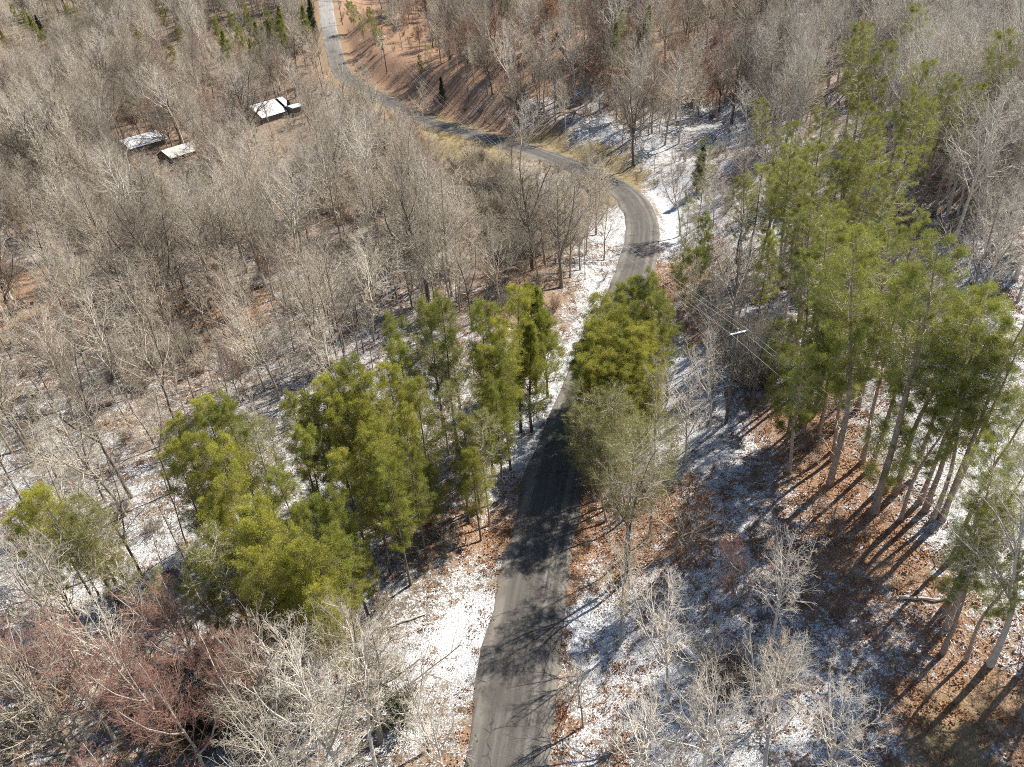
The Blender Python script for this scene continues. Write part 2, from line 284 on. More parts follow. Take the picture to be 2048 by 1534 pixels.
def leaf_mat(name, c0, c1, tr=.35, tint=.2):
    m, t, b, out = new_mat(name)
    oi = N(t, "ShaderNodeObjectInfo"); tc = N(t, "ShaderNodeTexCoord")
    n1 = noise(t, tc.outputs['Object'], 1.1, 3)
    n2 = noise(t, tc.outputs['Object'], 9.0, 2)
    c = ramp(t, math_(t, 'ADD', math_(t, 'MULTIPLY', n1, .6), math_(t, 'MULTIPLY', n2, .4)), [(.34, c0), (.66, c1)])
    f = mapr(t, oi.outputs['Random'], 0, 1, 1 - tint, 1 + tint)
    hs = N(t, "ShaderNodeHueSaturation"); t.links.new(c, hs.inputs['Color']); t.links.new(f, hs.inputs['Value'])
    t.links.new(hs.outputs[0], b.inputs['Base Color']); b.inputs['Roughness'].default_value = .55
    tl = N(t, "ShaderNodeBsdfTranslucent"); t.links.new(hs.outputs[0], tl.inputs[0])
    mx = N(t, "ShaderNodeMixShader"); mx.inputs[0].default_value = tr
    t.links.new(b.outputs[0], mx.inputs[1]); t.links.new(tl.outputs[0], mx.inputs[2]); t.links.new(mx.outputs[0], out.inputs[0])
    return m
NEEDLE_YELLOW = leaf_mat("yellow_green_needles", (.24, .24, .03), (.45, .43, .07))
NEEDLE_GREEN = leaf_mat("green_needles", (.18, .20, .03), (.35, .36, .06))
NEEDLE_OLIVE = leaf_mat("olive_needles", (.18, .18, .05), (.33, .315, .10))
NEEDLE_DARK = leaf_mat("dark_needles", (.026, .045, .012), (.065, .092, .024))
LEAF_BROWN = leaf_mat("brown_dead_leaves", (.21, .10, .05), (.40, .20, .10))
LEAF_LITTER = leaf_mat("fallen_leaves", (.15, .075, .035), (.38, .20, .10), .1)
GRASS_DRY = leaf_mat("dry_grass_blades", (.28, .20, .10), (.50, .38, .20), .2)

def ground_mat():
    m, t, b, _ = new_mat("snowy_forest_floor")
    g = N(t, "ShaderNodeNewGeometry"); pos = g.outputs['Position']
    at = N(t, "ShaderNodeAttribute"); at.attribute_name = "cover"
    sp = N(t, "ShaderNodeSeparateColor"); t.links.new(at.outputs['Color'], sp.inputs[0])
    snow, leaf, grass = sp.outputs[0], sp.outputs[1], sp.outputs[2]
    nf = noise(t, pos, 5.5, 3, .65); nm = noise(t, pos, 1.6, 4, .6); nl = noise(t, pos, .32, 3, .55)
    mix = math_(t, 'ADD', math_(t, 'ADD', math_(t, 'MULTIPLY', nf, .42), math_(t, 'MULTIPLY', nm, .36)), math_(t, 'MULTIPLY', nl, .22))
    # mix is centred near .5; more snow lowers the threshold
    thr = mapr(t, snow, 0, 1, .675, .385)
    d = math_(t, 'SUBTRACT', mix, thr)
    mask = mapr(t, d, -.018, .018)
    poke = mapr(t, noise(t, pos, 15, 2, .6), mapr(t, snow, .6, 1, .50, .60), mapr(t, snow, .6, 1, .53, .63))
    mask = math_(t, 'MULTIPLY', mask, math_(t, 'SUBTRACT', 1.0, math_(t, 'MULTIPLY', poke, .85)))
    # litter
    lv = noise(t, pos, 9, 3, .7); lw = noise(t, pos, 2.1, 4, .6)
    litter = ramp(t, lv, [(.3, (.07, .034, .017)), (.5, (.27, .155, .09)), (.68, (.46, .31, .20))])
    soil = ramp(t, lw, [(.35, (.10, .078, .056)), (.65, (.27, .215, .155))])
    gr = ramp(t, lv, [(.3, (.13, .095, .045)), (.7, (.33, .25, .14))])
    green = ramp(t, lw, [(.4, (.25, .19, .10)), (.62, (.15, .14, .055))])
    gr = mixc(t, .5, gr, green)
    lf = mapr(t, math_(t, 'ADD', leaf, math_(t, 'MULTIPLY', math_(t, 'SUBTRACT', lw, .5), .8)), .25, .6)
    base = mixc(t, lf, soil, litter)
    gf = mapr(t, math_(t, 'ADD', grass, math_(t, 'MULTIPLY', math_(t, 'SUBTRACT', nm, .5), .8)), .3, .65)
    base = mixc(t, gf, base, gr)
    sc = ramp(t, nm, [(.3, (.54, .555, .58)), (.7, (.63, .64, .655))])
    col = mixc(t, mask, base, sc)
    t.links.new(col, b.inputs['Base Color']); b.inputs['Roughness'].default_value = .75
    h = math_(t, 'ADD', math_(t, 'MULTIPLY', mix, 1.2), math_(t, 'MULTIPLY', mask, .25))
    bump(t, b, h, .35, .8)
    return m
def road_mat():
    m, t, b, _ = new_mat("worn_asphalt")
    at = N(t, "ShaderNodeAttribute"); at.attribute_name = "lane"
    sp = N(t, "ShaderNodeSeparateXYZ"); t.links.new(at.outputs['Vector'], sp.inputs[0])
    u, v = sp.outputs[0], sp.outputs[1]      # u: metres from the centre line, v: metres along
    g = N(t, "ShaderNodeNewGeometry")
    cmb = N(t, "ShaderNodeCombineXYZ"); t.links.new(u, cmb.inputs[0]); t.links.new(math_(t, 'MULTIPLY', v, .035), cmb.inputs[1])
    st = noise(t, cmb.outputs[0], 2.6, 4, .6)
    blot = noise(t, g.outputs['Position'], .5, 4, .6); fine = noise(t, g.outputs['Position'], 22, 2, .8)
    c = ramp(t, st, [(.34, (.042, .038, .034)), (.5, (.062, .057, .051)), (.66, (.10, .092, .082))])
    # pale, worn bands: right wheel path and both edges
    wob = math_(t, 'MULTIPLY', math_(t, 'SUBTRACT', st, .5), 1.4)
    uu = math_(t, 'ADD', u, wob)
    def band(c0, wd):
        dd = math_(t, 'ABSOLUTE', math_(t, 'SUBTRACT', uu, c0))
        return mapr(t, dd, wd, wd * .35)
    k = math_(t, 'ADD', math_(t, 'MULTIPLY', band(1.25, .34), .55), math_(t, 'ADD', math_(t, 'MULTIPLY', band(-2.35, .6), .8), math_(t, 'MULTIPLY', band(2.45, .5), .5)), True)
    k = math_(t, 'MULTIPLY', k, mapr(t, blot, .3, .6, .35, 1))
    c = mixc(t, k, c, (.21, .193, .17))
    # beyond the bend, sun sheen at the grazing view is painted in as paler grey
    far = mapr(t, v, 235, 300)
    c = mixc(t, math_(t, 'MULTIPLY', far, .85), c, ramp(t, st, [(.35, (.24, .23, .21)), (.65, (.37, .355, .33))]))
    c = mixc(t, mapr(t, fine, .25, .75, 0, .5), c, (.05, .045, .04), 'MULTIPLY') if False else mixc(t, mapr(t, fine, .3, .7, 0, .35), c, (.20, .185, .165))
    # cracks, tar-filled seams, damp patches and grit
    vo = N(t, "ShaderNodeTexVoronoi", feature='DISTANCE_TO_EDGE'); vo.inputs['Scale'].default_value = .38
    wv = N(t, "ShaderNodeVectorMath", operation='ADD'); wn = N(t, "ShaderNodeTexNoise"); wn.inputs['Scale'].default_value = 1.3; wn.inputs['Detail'].default_value = 4
    t.links.new(g.outputs['Position'], wn.inputs['Vector']); t.links.new(g.outputs['Position'], wv.inputs[0]); t.links.new(wn.outputs['Color'], wv.inputs[1]); t.links.new(wv.outputs[0], vo.inputs['Vector'])
    crack = math_(t, 'MULTIPLY', mapr(t, vo.outputs['Distance'], .022, .008), mapr(t, blot, .46, .56))
    c = mixc(t, math_(t, 'MULTIPLY', crack, .75), c, (.03, .028, .026))
    damp = mapr(t, noise(t, g.outputs['Position'], .23, 5, .65), .54, .62)
    c = mixc(t, math_(t, 'MULTIPLY', damp, .45), c, (.05, .046, .042))
    grit = mapr(t, noise(t, g.outputs['Position'], 7, 4, .75), .56, .7)
    edge = mapr(t, math_(t, 'ADD', math_(t, 'ABSOLUTE', u), wob), 1.9, 2.7)
    c = mixc(t, math_(t, 'MULTIPLY', grit, math_(t, 'ADD', .25, math_(t, 'MULTIPLY', edge, .6))), c, (.30, .25, .19))
    t.links.new(c, b.inputs['Base Color']); b.inputs['Roughness'].default_value = .8
    bump(t, b, fine, .02, .5)
    return m
def plain_mat(name, c0, c1, scale=3.0, rough=.8, detail=4, metal=0.):
    m, t, b, _ = new_mat(name)
    tc = N(t, "ShaderNodeTexCoord")
    t.links.new(ramp(t, noise(t, tc.outputs['Object'], scale, detail), [(.35, c0), (.65, c1)]), b.inputs['Base Color'])
    b.inputs['Roughness'].default_value = rough; b.inputs['Metallic'].default_value = metal
    return m
GROUND = ground_mat(); ROAD = road_mat()

# ------------------------------------------------------------------ mesh helpers
def mesh_np(name, parts, mats, smooth=True):
    """parts: list of (verts (n,3), faces (m,k) of one size k, material index)"""
    me = bpy.data.meshes.new(name)
    V, L, ls, lt, mi = [], [], [], [], []
    off = lo = 0
    for v, f, k in parts:
        V.append(v); L.append((f + off).ravel()); n, kk = f.shape
        ls.append(lo + np.arange(n) * kk); lt.append(np.full(n, kk)); mi.append(np.full(n, k))
        off += len(v); lo += n * kk
    V = np.concatenate(V).astype(np.float32); L = np.concatenate(L).astype(np.int32)
    ls = np.concatenate(ls).astype(np.int32); lt = np.concatenate(lt).astype(np.int32); mi = np.concatenate(mi).astype(np.int32)
    me.vertices.add(len(V)); me.vertices.foreach_set("co", V.ravel())
    me.loops.add(len(L)); me.loops.foreach_set("vertex_index", L)
    me.polygons.add(len(ls)); me.polygons.foreach_set("loop_start", ls); me.polygons.foreach_set("loop_total", lt)
    me.polygons.foreach_set("material_index", mi); me.polygons.foreach_set("use_smooth", np.full(len(ls), smooth))
    for m in mats: me.materials.append(m)
    me.update(calc_edges=True)
    return me
def link(name, me, parent=None, **props):
    o = bpy.data.objects.new(name, me); COL.objects.link(o)
    if parent is not None: o.parent = parent
    for k, v in props.items(): o[k] = v
    return o
def thing(name, label, cat, loc=(0, 0, 0), rot=(0, 0, 0), group=None, scale=1.0):
    o = bpy.data.objects.new(name, None); COL.objects.link(o)
    o.empty_display_size = .3
    o.location = loc; o.rotation_euler = rot; o.scale = (scale,) * 3
    o['label'] = label; o['category'] = cat
    if group: o['group'] = group
    return o
def tubes(P, R, S=3):
    """P (N,K,3) polylines, R (N,K) radii -> verts, quads"""
    Nn, K, _ = P.shape
    T = np.empty_like(P); T[:, 1:-1] = P[:, 2:] - P[:, :-2]; T[:, 0] = P[:, 1] - P[:, 0]; T[:, -1] = P[:, -1] - P[:, -2]
    T /= np.linalg.norm(T, axis=2, keepdims=True) + 1e-9
    ref = np.where(np.abs(T[:, :1, 2:3]) > .8, np.array([1., 0, 0]), np.array([0, 0, 1.]))
    A = np.cross(T, np.broadcast_to(ref, T.shape)); A /= np.linalg.norm(A, axis=2, keepdims=True) + 1e-9
    B = np.cross(T, A)
    th = np.arange(S) * 2 * math.pi / S
    ring = A[:, :, None, :] * np.cos(th)[None, None, :, None] + B[:, :, None, :] * np.sin(th)[None, None, :, None]
    V = P[:, :, None, :] + ring * R[:, :, None, None]
    base = (np.arange(Nn) * K * S)[:, None, None] + (np.arange(K - 1) * S)[None, :, None]
    s0 = np.arange(S)[None, None, :]; s1 = ((np.arange(S) + 1) % S)[None, None, :]
    F = np.stack([base + s0, base + s1, base + S + s1, base + S + s0], -1).reshape(-1, 4)
    return V.reshape(-1, 3), F
def perp_basis(T):
    ref = np.where(np.abs(T[..., 2:3]) > .9, np.array([1., 0, 0]), np.array([0, 0, 1.]))
    A = np.cross(T, ref); A /= np.linalg.norm(A, axis=-1, keepdims=True) + 1e-9
    return A, np.cross(T, A)
def spawn(rg, P, R, L, m, t0, t1, ang, angsd, lf, K, wig, trop, rs=.6, rmin=.008, prof=None, tend=.35):
    """children along polylines P; returns their polylines, radii, lengths"""
    Nn, Kp, _ = P.shape
    t = t0 + (t1 - t0) * (np.arange(m)[None] + rg.random((Nn, m))) / m
    x = t * (Kp - 1); i = np.clip(x.astype(int), 0, Kp - 2); f = (x - i)[..., None]
    n = np.arange(Nn)[:, None]
    pos = P[n, i] * (1 - f) + P[n, i + 1] * f
    T = P[n, i + 1] - P[n, i]; T /= np.linalg.norm(T, axis=-1, keepdims=True) + 1e-9
    rad = R[n, i] * (1 - f[..., 0]) + R[n, i + 1] * f[..., 0]
    ln = L[:, None] * lf * (prof(t) if prof else (1.05 - .55 * t)) * rg.uniform(.65, 1.3, (Nn, m))
    A, B = perp_basis(T)
    az = np.arange(m)[None] * 2.399 + rg.uniform(0, 6.28, (Nn, 1)) + rg.normal(0, .5, (Nn, m))
    an = np.clip(ang + rg.normal(0, angsd, (Nn, m)), .1, 1.9)
    D = T * np.cos(an)[..., None] + (A * np.cos(az)[..., None] + B * np.sin(az)[..., None]) * np.sin(an)[..., None]
    D = D.reshape(-1, 3); p = pos.reshape(-1, 3); ln = ln.ravel(); r0 = np.maximum(rad.ravel() * rs, rmin)
    r0 = np.minimum(r0, np.maximum(rmin, ln * .026 + rmin * .5))
    pts = [p]
    for k in range(K):
        p = p + D * (ln / K)[:, None]; pts.append(p)
        D = D + rg.normal(0, wig, D.shape); D[:, 2] += trop
        D /= np.linalg.norm(D, axis=1, keepdims=True)
    P2 = np.stack(pts, 1)
    s = np.linspace(1, tend, K + 1)[None]
    R2 = np.maximum(r0[:, None] * s, rmin * .7)
    return P2, R2, ln
def trunk_line(rg, H, r0, K=9, wander=.05, rtop=.12, lean=0.0):
    p = np.zeros(3); D = np.array([lean, 0, 1.0]); D /= np.linalg.norm(D); pts = [p - [0, 0, .4]]
    for k in range(K):
        p = p + D * H / K; pts.append(p.copy())
        D = D + np.append(rg.normal(0, wander, 2), 0); D[2] += .1; D /= np.linalg.norm(D)
    P = np.array(pts)[None]
    s = np.linspace(1, rtop, K + 1); R = np.maximum(r0 * s, .012); R[0] *= 1.35
    return P, R[None], np.array([H])

# --- bare trees ----------------------------------------------------------------
def bare_form(seed, H, r0, spread, ang, t0, n1, n2, n3, n4, wig=.14, trop=.10, forks=1, rmin=.0072, leaves=0, wander=.05, prof=None, l4=.5):
    rg = np.random.default_rng(seed)
    P0, R0, L0 = trunk_line(rg, H, r0, wander=wander)
    trunks = [tubes(P0, R0, 8)]
    stems = [(P0, R0, L0)]
    if forks:
        Pf, Rf, Lf = spawn(rg, P0, R0, L0, forks, t0 * .85, min(.7, t0 + .25), .5, .12, .62, 8, .07, .13, .8, .02, prof=lambda t: 1 - .4 * t)
        trunks.append(tubes(Pf, Rf, 6)); stems.append((Pf, Rf, Lf))
    pr = prof or (lambda t: np.clip(1.15 - .95 * ((t - .35) / .65), .12, 1.1))
    tw = []
    lev1 = [spawn(rg, P0, R0, L0, n1, t0, .985, ang, .16, spread, 6, wig * .8, trop, .55, rmin * 1.5, prof=pr)]
    if forks: lev1.append(spawn(rg, *stems[1], max(4, n1 // 3), .2, .98, ang * .95, .18, spread * .85, 6, wig * .8, trop, .55, rmin * 1.5))
    P1 = np.concatenate([q[0] for q in lev1]); R1 = np.concatenate([q[1] for q in lev1]); L1 = np.concatenate([q[2] for q in lev1])
    tw.append(tubes(P1, R1, 4))
    P2, R2, L2 = spawn(rg, P1, R1, L1, n2, .18, .97, .72, .2, .46, 4, wig, trop * .8, .6, rmin)
    tw.append(tubes(P2, R2, 3))
    P3, R3, L3 = spawn(rg, P2, R2, L2, n3, .15, .98, .68, .22, .5, 3, wig, trop * .6, .65, rmin * .8)
    tw.append(tubes(P3, R3, 3))
    last = (P3, R3, L3)
    if n4:
        P4, R4, L4 = spawn(rg, P3, R3, L3, n4, .2, 1., .65, .25, l4, 2, wig, trop * .4, .7, rmin * .65)
        tw.append(tubes(P4, R4, 3)); last = (P4, R4, L4)
    lv = None
    if leaves:
        P = last[0]
        pick = rg.random(len(P)) < leaves
        lv = blades(rg, P[pick][:, -1], P[pick][:, -1] - P[pick][:, -2], 5, .10, .16, .09, 1.1)
    return trunks, tw, lv
def blades(rg, pos, dirs, n, l0, l1, wd, spread):
    """n narrow leaf triangles round each twig tip"""
    dirs = dirs / (np.linalg.norm(dirs, axis=1, keepdims=True) + 1e-9)
    pos = np.repeat(pos, n, 0); D = np.repeat(dirs, n, 0) + rg.normal(0, spread, (len(pos), 3)); D /= np.linalg.norm(D, axis=1, keepdims=True) + 1e-9
    A, B = perp_basis(D); az = rg.uniform(0, 6.28, len(D))[:, None]
    side = A * np.cos(az) + B * np.sin(az)
    ln = rg.uniform(l0, l1, len(D))[:, None]; ww = wd * rg.uniform(.7, 1.2, len(D))[:, None] * .5
    pos = pos + rg.normal(0, .10 if wd < .05 else .03, pos.shape)
    V = np.stack([pos - side * ww * .6, pos + side * ww * .6, pos + D * ln * .6 + side * ww, pos + D * ln, pos + D * ln * .6 - side * ww], 1)
    if wd < .05:
        V = np.stack([pos - side * ww, pos + side * ww, pos + D * ln], 1); F = np.arange(len(D) * 3).reshape(-1, 3)
    else:
        F = np.arange(len(D) * 5).reshape(-1, 5)
    return V.reshape(-1, 3), F
# --- pines ---------------------------------------------------------------------
def pine_form(seed, H, r0, cbase, spread, n1, n2, n3, nt_, dead=8, ang=1.15, trop=.10, shape='round', wander=.04, nl=(.10, .17), flat=False):
    rg = np.random.default_rng(seed)
    P0, R0, L0 = trunk_line(rg, H, r0, K=10, wander=wander, rtop=.10)
    trunk = [tubes(P0, R0, 8)]
    if shape == 'cone': pr = lambda t: np.clip(1.05 * (1 - t) / (1 - cbase) + .06, .05, 1)
    else: pr = lambda t: np.clip(.30 + 1.0 * np.sqrt(np.clip((t - cbase) / (1 - cbase), 0, 1)) * (1 - .97 * np.clip((t - cbase) / (1 - cbase), 0, 1) ** 2), .1, 1)
    P1, R1, L1 = spawn(rg, P0, R0, L0, n1, cbase, .985, ang, .2, spread, 5, .10, trop, .4, .014, prof=pr)
    Pt = P0[:, -4:].copy(); Rt = R0[:, -4:]
    P2, R2, L2 = spawn(rg, P1, R1, L1, n2, .30, 1., .8, .2, .46, 3, .12, trop * .8, .55, .009)
    if flat: P2[:, :, 2] = P2[:, :1, 2] + (P2[:, :, 2] - P2[:, :1, 2]) * .5
    P3, R3, L3 = spawn(rg, P2, R2, L2, n3, .25, 1., .7, .25, .55, 2, .12, trop, .6, .007)
    br = [tubes(P1, R1, 4), tubes(P2, R2, 3), tubes(P3, R3, 3)]
    if dead:
        Pd, Rd, Ld = spawn(rg, P0, R0, L0, dead, max(.1, cbase - .35), cbase + .05, 1.35, .2, spread * .75, 4, .14, .02, .22, .012)
        Pd2, Rd2, Ld2 = spawn(rg, Pd, Rd, Ld, 4, .3, 1., .8, .3, .4, 2, .15, 0, .6, .008)
        br += [tubes(Pd, Rd, 3), tubes(Pd2, Rd2, 3)]
    tips = np.concatenate([P3[:, -1], P3[:, 1], P2[:, -1], .5 * (P3[:, 1] + P3[:, 2])]); dirs = np.concatenate([P3[:, -1] - P3[:, 1], P3[:, 1] - P3[:, 0], P2[:, -1] - P2[:, -2], P3[:, -1] - P3[:, 1]])
    dirs = dirs / (np.linalg.norm(dirs, axis=1, keepdims=True) + 1e-9); dirs[:, 2] += .25
    fol = blades(rg, tips, dirs, nt_, nl[0], nl[1], .024, .62)
    return trunk, br, fol

FORMS = {}
def reg_bare(key, mats, **kw):
    tr, tw, lv = bare_form(**kw)
    FORMS[key] = [("trunk", mesh_np("trunk", [(v, f, 0) for v, f in tr], [mats[0]])), ("branches", mesh_np("branches", [(v, f, 0) for v, f in tw], [mats[1]]))]
    if lv is not None: FORMS[key].append(("dead_leaves", mesh_np("dead_leaves", [(lv[0], lv[1], 0)], [LEAF_BROWN], False)))
def reg_pine(key, mats, **kw):
    tr, br, fo = pine_form(**kw)
    FORMS[key] = [("trunk", mesh_np("trunk", [(v, f, 0) for v, f in tr], [mats[0]])), ("branches", mesh_np("branches", [(v, f, 0) for v, f in br], [mats[1]])),
                  ("crown", mesh_np("crown", [(fo[0], fo[1], 0)], [mats[2]], False))]
G2 = (BARK_GREY, TWIG_GREY)
# upswept slender trees of the valley wood
reg_bare('up1', G2, seed=1, H=17, r0=.17, spread=.33, ang=.72, t0=.28, n1=30, n2=9, n3=4, n4=2)
reg_bare('up2', (BARK_GREY, TWIG_BROWN), seed=2, H=19, r0=.19, spread=.30, ang=.66, t0=.34, n1=30, n2=9, n3=4, n4=2, forks=2)
reg_bare('up3', G2, seed=3, H=15, r0=.14, spread=.36, ang=.8, t0=.24, n1=28, n2=9, n3=4, n4=2, forks=2)
reg_bare('up4', (BARK_DARK, TWIG_BROWN), seed=4, H=18, r0=.17, spread=.30, ang=.7, t0=.4, n1=26, n2=9, n3=4, n4=2, wander=.08)
# broad crowns
reg_bare('wide1', (BARK_GREY, TWIG_BROWN), seed=5, H=16, r0=.26, spread=.46, ang=.9, t0=.24, n1=24, n2=11, n3=5, n4=2, forks=3, wig=.2)
reg_bare('wide2', (BARK_DARK, TWIG_DARK), seed=6, H=18, r0=.30, spread=.44, ang=.95, t0=.28, n1=24, n2=11, n3=5, n4=2, forks=4, wig=.2, wander=.07)
# pale, open, thick-limbed trees near the camera and up the right slope
reg_bare('pale1', (BARK_PALE, TWIG_PALE), seed=7, H=18, r0=.22, spread=.36, ang=.7, t0=.3, n1=22, n2=8, n3=5, n4=2, forks=3, wig=.2, rmin=.0085)
reg_bare('pale2', (BARK_PALE, TWIG_PALE), seed=8, H=20, r0=.24, spread=.32, ang=.62, t0=.32, n1=24, n2=8, n3=5, n4=2, forks=2, wig=.16, rmin=.0085)
# poles: thin young trees
reg_bare('pole1', G2, seed=9, H=11, r0=.075, spread=.24, ang=.75, t0=.35, n1=22, n2=6, n3=4, n4=0, forks=0)
reg_bare('pole2', (BARK_DARK, TWIG_DARK), seed=10, H=13, r0=.09, spread=.2, ang=.7, t0=.4, n1=24, n2=6, n3=4, n4=0, forks=0, wander=.07)
reg_bare('pole3', (BARK_PALE, TWIG_GREY), seed=11, H=9, r0=.06, spread=.3, ang=.8, t0=.25, n1=22, n2=6, n3=4, n4=0, forks=1)
# red-twigged maples
reg_bare('red1', (BARK_PALE, TWIG_RED), seed=12, H=13, r0=.14, spread=.33, ang=.75, t0=.28, n1=28, n2=9, n3=6, n4=3, forks=3, wig=.17)
reg_bare('red2', (BARK_GREY, TWIG_RED), seed=13, H=10, r0=.10, spread=.36, ang=.7, t0=.22, n1=26, n2=9, n3=6, n4=3, forks=3, wig=.17)
# trees that keep brown leaves
reg_bare('oak1', G2, seed=14, H=12, r0=.14, spread=.34, ang=.95, t0=.25, n1=26, n2=8, n3=5, n4=0, leaves=.55)
reg_bare('oak2', G2, seed=15, H=7, r0=.07, spread=.38, ang=.95, t0=.15, n1=22, n2=7, n3=4, n4=0, leaves=.6, forks=0)
BARE_KEYS = [k for k in FORMS]
# shrubs, many-stemmed
def reg_shrub(key, mats, seed, H, stems, leaves=None, spread=.5):
    rg = np.random.default_rng(seed)
    b = np.zeros((stems, 7, 3)); D = np.stack([rg.normal(0, .33, stems), rg.normal(0, .33, stems), np.ones(stems)], 1); D /= np.linalg.norm(D, axis=1, keepdims=True)
    p = np.stack([rg.normal(0, .18, stems), rg.normal(0, .18, stems), np.full(stems, -.1)], 1); ln = H * rg.uniform(.6, 1.1, stems)
    for k in range(7):
        b[:, k] = p; p = p + D * (ln / 6)[:, None]; D = D + rg.normal(0, .10, D.shape); D /= np.linalg.norm(D, axis=1, keepdims=True)
    R = np.linspace(1, .3, 7)[None] * (.012 + .006 * H)
    R = np.repeat(R, stems, 0)
    P2, R2, L2 = spawn(rg, b, R, ln, 9, .2, .98, .6, .2, .42, 4, .15, .08, .6, .010)
    P3, R3, L3 = spawn(rg, P2, R2, L2, 5, .15, 1, .65, .2, .5, 3, .15, .05, .6, .008)
    FORMS[key] = [("stems", mesh_np("stems", [(*tubes(b, R, 4), 0)], [mats[0]])), ("twigs", mesh_np("twigs", [(*tubes(P2, R2, 3), 0), (*tubes(P3, R3, 3), 0)], [mats[1]]))]
    if leaves:
        v, f = blades(rg, np.concatenate([P3[:, -1], P3[:, 1]]), np.concatenate([P3[:, -1] - P3[:, 1]] * 2), 4, .08, .13, .07, .9)
        FORMS[key].append(("leaves", mesh_np("leaves", [(v, f, 0)], [leaves], False)))
reg_shrub('shrub1', (BARK_GREY, TWIG_GREY), 21, 3.2, 12)
reg_shrub('shrub2', (BARK_DARK, TWIG_DARK), 22, 2.4, 14)
reg_shrub('shrub3', (BARK_GREY, TWIG_TAN), 23, 3.6, 14)
reg_shrub('shrub4', (BARK_GREY, TWIG_RED), 24, 2.6, 12)
reg_shrub('green_shrub', (BARK_DARK, TWIG_DARK), 25, 3.4, 14, NEEDLE_DARK)
# pines: young dense ones of the clumps, tall ones of the slope
P_ = (BARK_PINE, TWIG_GREY)
DKP = (BARK_DARK, TWIG_DARK)
reg_pine('young1', (*DKP, NEEDLE_YELLOW), seed=31, H=15, r0=.13, cbase=0.3, spread=0.15, n1=56, n2=8, n3=5, nt_=5, dead=14)
reg_pine('young2', (*DKP, NEEDLE_YELLOW), seed=32, H=14, r0=.12, cbase=0.26, spread=0.16, n1=54, n2=8, n3=5, nt_=5, dead=14)
reg_pine('young3', (*DKP, NEEDLE_GREEN), seed=33, H=16, r0=.14, cbase=0.32, spread=0.14, n1=56, n2=8, n3=5, nt_=6, dead=16)
reg_pine('lush1', (*DKP, NEEDLE_GREEN), seed=34, H=13, r0=.15, cbase=0.14, spread=0.22, n1=66, n2=9, n3=5, nt_=8, dead=4, shape='cone')
reg_pine('sparse1', (BARK_PINE, TWIG_GREY, NEEDLE_OLIVE), seed=35, H=15, r0=.12, cbase=0.3, spread=0.17, n1=44, n2=8, n3=4, nt_=5, dead=12)
reg_pine('sparse2', (BARK_PINE, TWIG_GREY, NEEDLE_OLIVE), seed=45, H=15, r0=.15, cbase=0.45, spread=0.25, n1=42, n2=8, n3=4, nt_=5, dead=10)
reg_pine('tall1', (*P_, NEEDLE_GREEN), seed=36, H=24, r0=.30, cbase=0.48, spread=0.135, n1=48, n2=9, n3=6, nt_=6, dead=16, ang=1.25, flat=True)
reg_pine('tall2', (*P_, NEEDLE_GREEN), seed=37, H=22, r0=.27, cbase=0.44, spread=0.15, n1=44, n2=9, n3=6, nt_=6, dead=14, ang=1.2, flat=True, wander=.06)
reg_pine('tall3', (*P_, NEEDLE_GREEN), seed=38, H=20, r0=.24, cbase=0.4, spread=0.15, n1=44, n2=9, n3=6, nt_=6, dead=12, ang=1.2, flat=True, wander=.06)
reg_pine('small1', (*P_, NEEDLE_GREEN), seed=39, H=7, r0=.08, cbase=.2, spread=.34, n1=36, n2=7, n3=4, nt_=8, dead=2, ang=1.1)
reg_pine('cedar1', (*DKP, NEEDLE_DARK), seed=40, H=9, r0=.11, cbase=.08, spread=.2, n1=70, n2=8, n3=4, nt_=8, dead=0, shape='cone', ang=.9, nl=(.08, .14))
reg_pine('cedar2', (*DKP, NEEDLE_DARK), seed=41, H=6, r0=.09, cbase=.06, spread=.27, n1=60, n2=8, n3=4, nt_=8, dead=0, shape='cone', ang=1.0, nl=(.08, .14))

# ------------------------------------------------------------------ ground and road
nx, ny = len(GX), len(GY)
V = np.stack([XX.ravel(), YY.ravel(), GZ.ravel()], 1)
ii = (np.arange(ny - 1)[:, None] * nx + np.arange(nx - 1)[None]).ravel()
F = np.stack([ii, ii + 1, ii + nx + 1, ii + nx], 1)
gme = mesh_np("ground", [(V, F, 0)], [GROUND])
cv = cover(XX, YY)
rd, rz, rs_ = road_near(XX, YY)
colr = np.ones((len(V), 4), np.float32); colr[:, :3] = cv[:, 1:4]
gpx, _, gzc = project(V[:, 0], V[:, 1], V[:, 2])
colr[:, 0] = np.where((colr[:, 0] > .86) | (gpx > 1150), colr[:, 0] * 1.03, colr[:, 0] * .84)
# verge: leaf litter blown against the asphalt on both sides
edge = np.where(rd > 0, .75, .35) * np.exp(-((np.abs(rd) - 2.9) / .5) ** 2) * (rs_ < 250)
colr[:, 1] = np.maximum(colr[:, 1], edge * .95); colr[:, 0] *= 1 - edge * .45
farv = np.exp(-((np.abs(rd) - 3.6) / 1.6) ** 2) * (rs_ >= 250)
colr[:, 2] = np.maximum(colr[:, 2], farv * .55); colr[:, 0] *= 1 - farv * .8
at_ = gme.color_attributes.new("cover", 'FLOAT_COLOR', 'POINT'); at_.data.foreach_set("color", colr.ravel())
link("ground", gme, kind="structure", label="snow and leaf covered forest floor on both sides of the road")

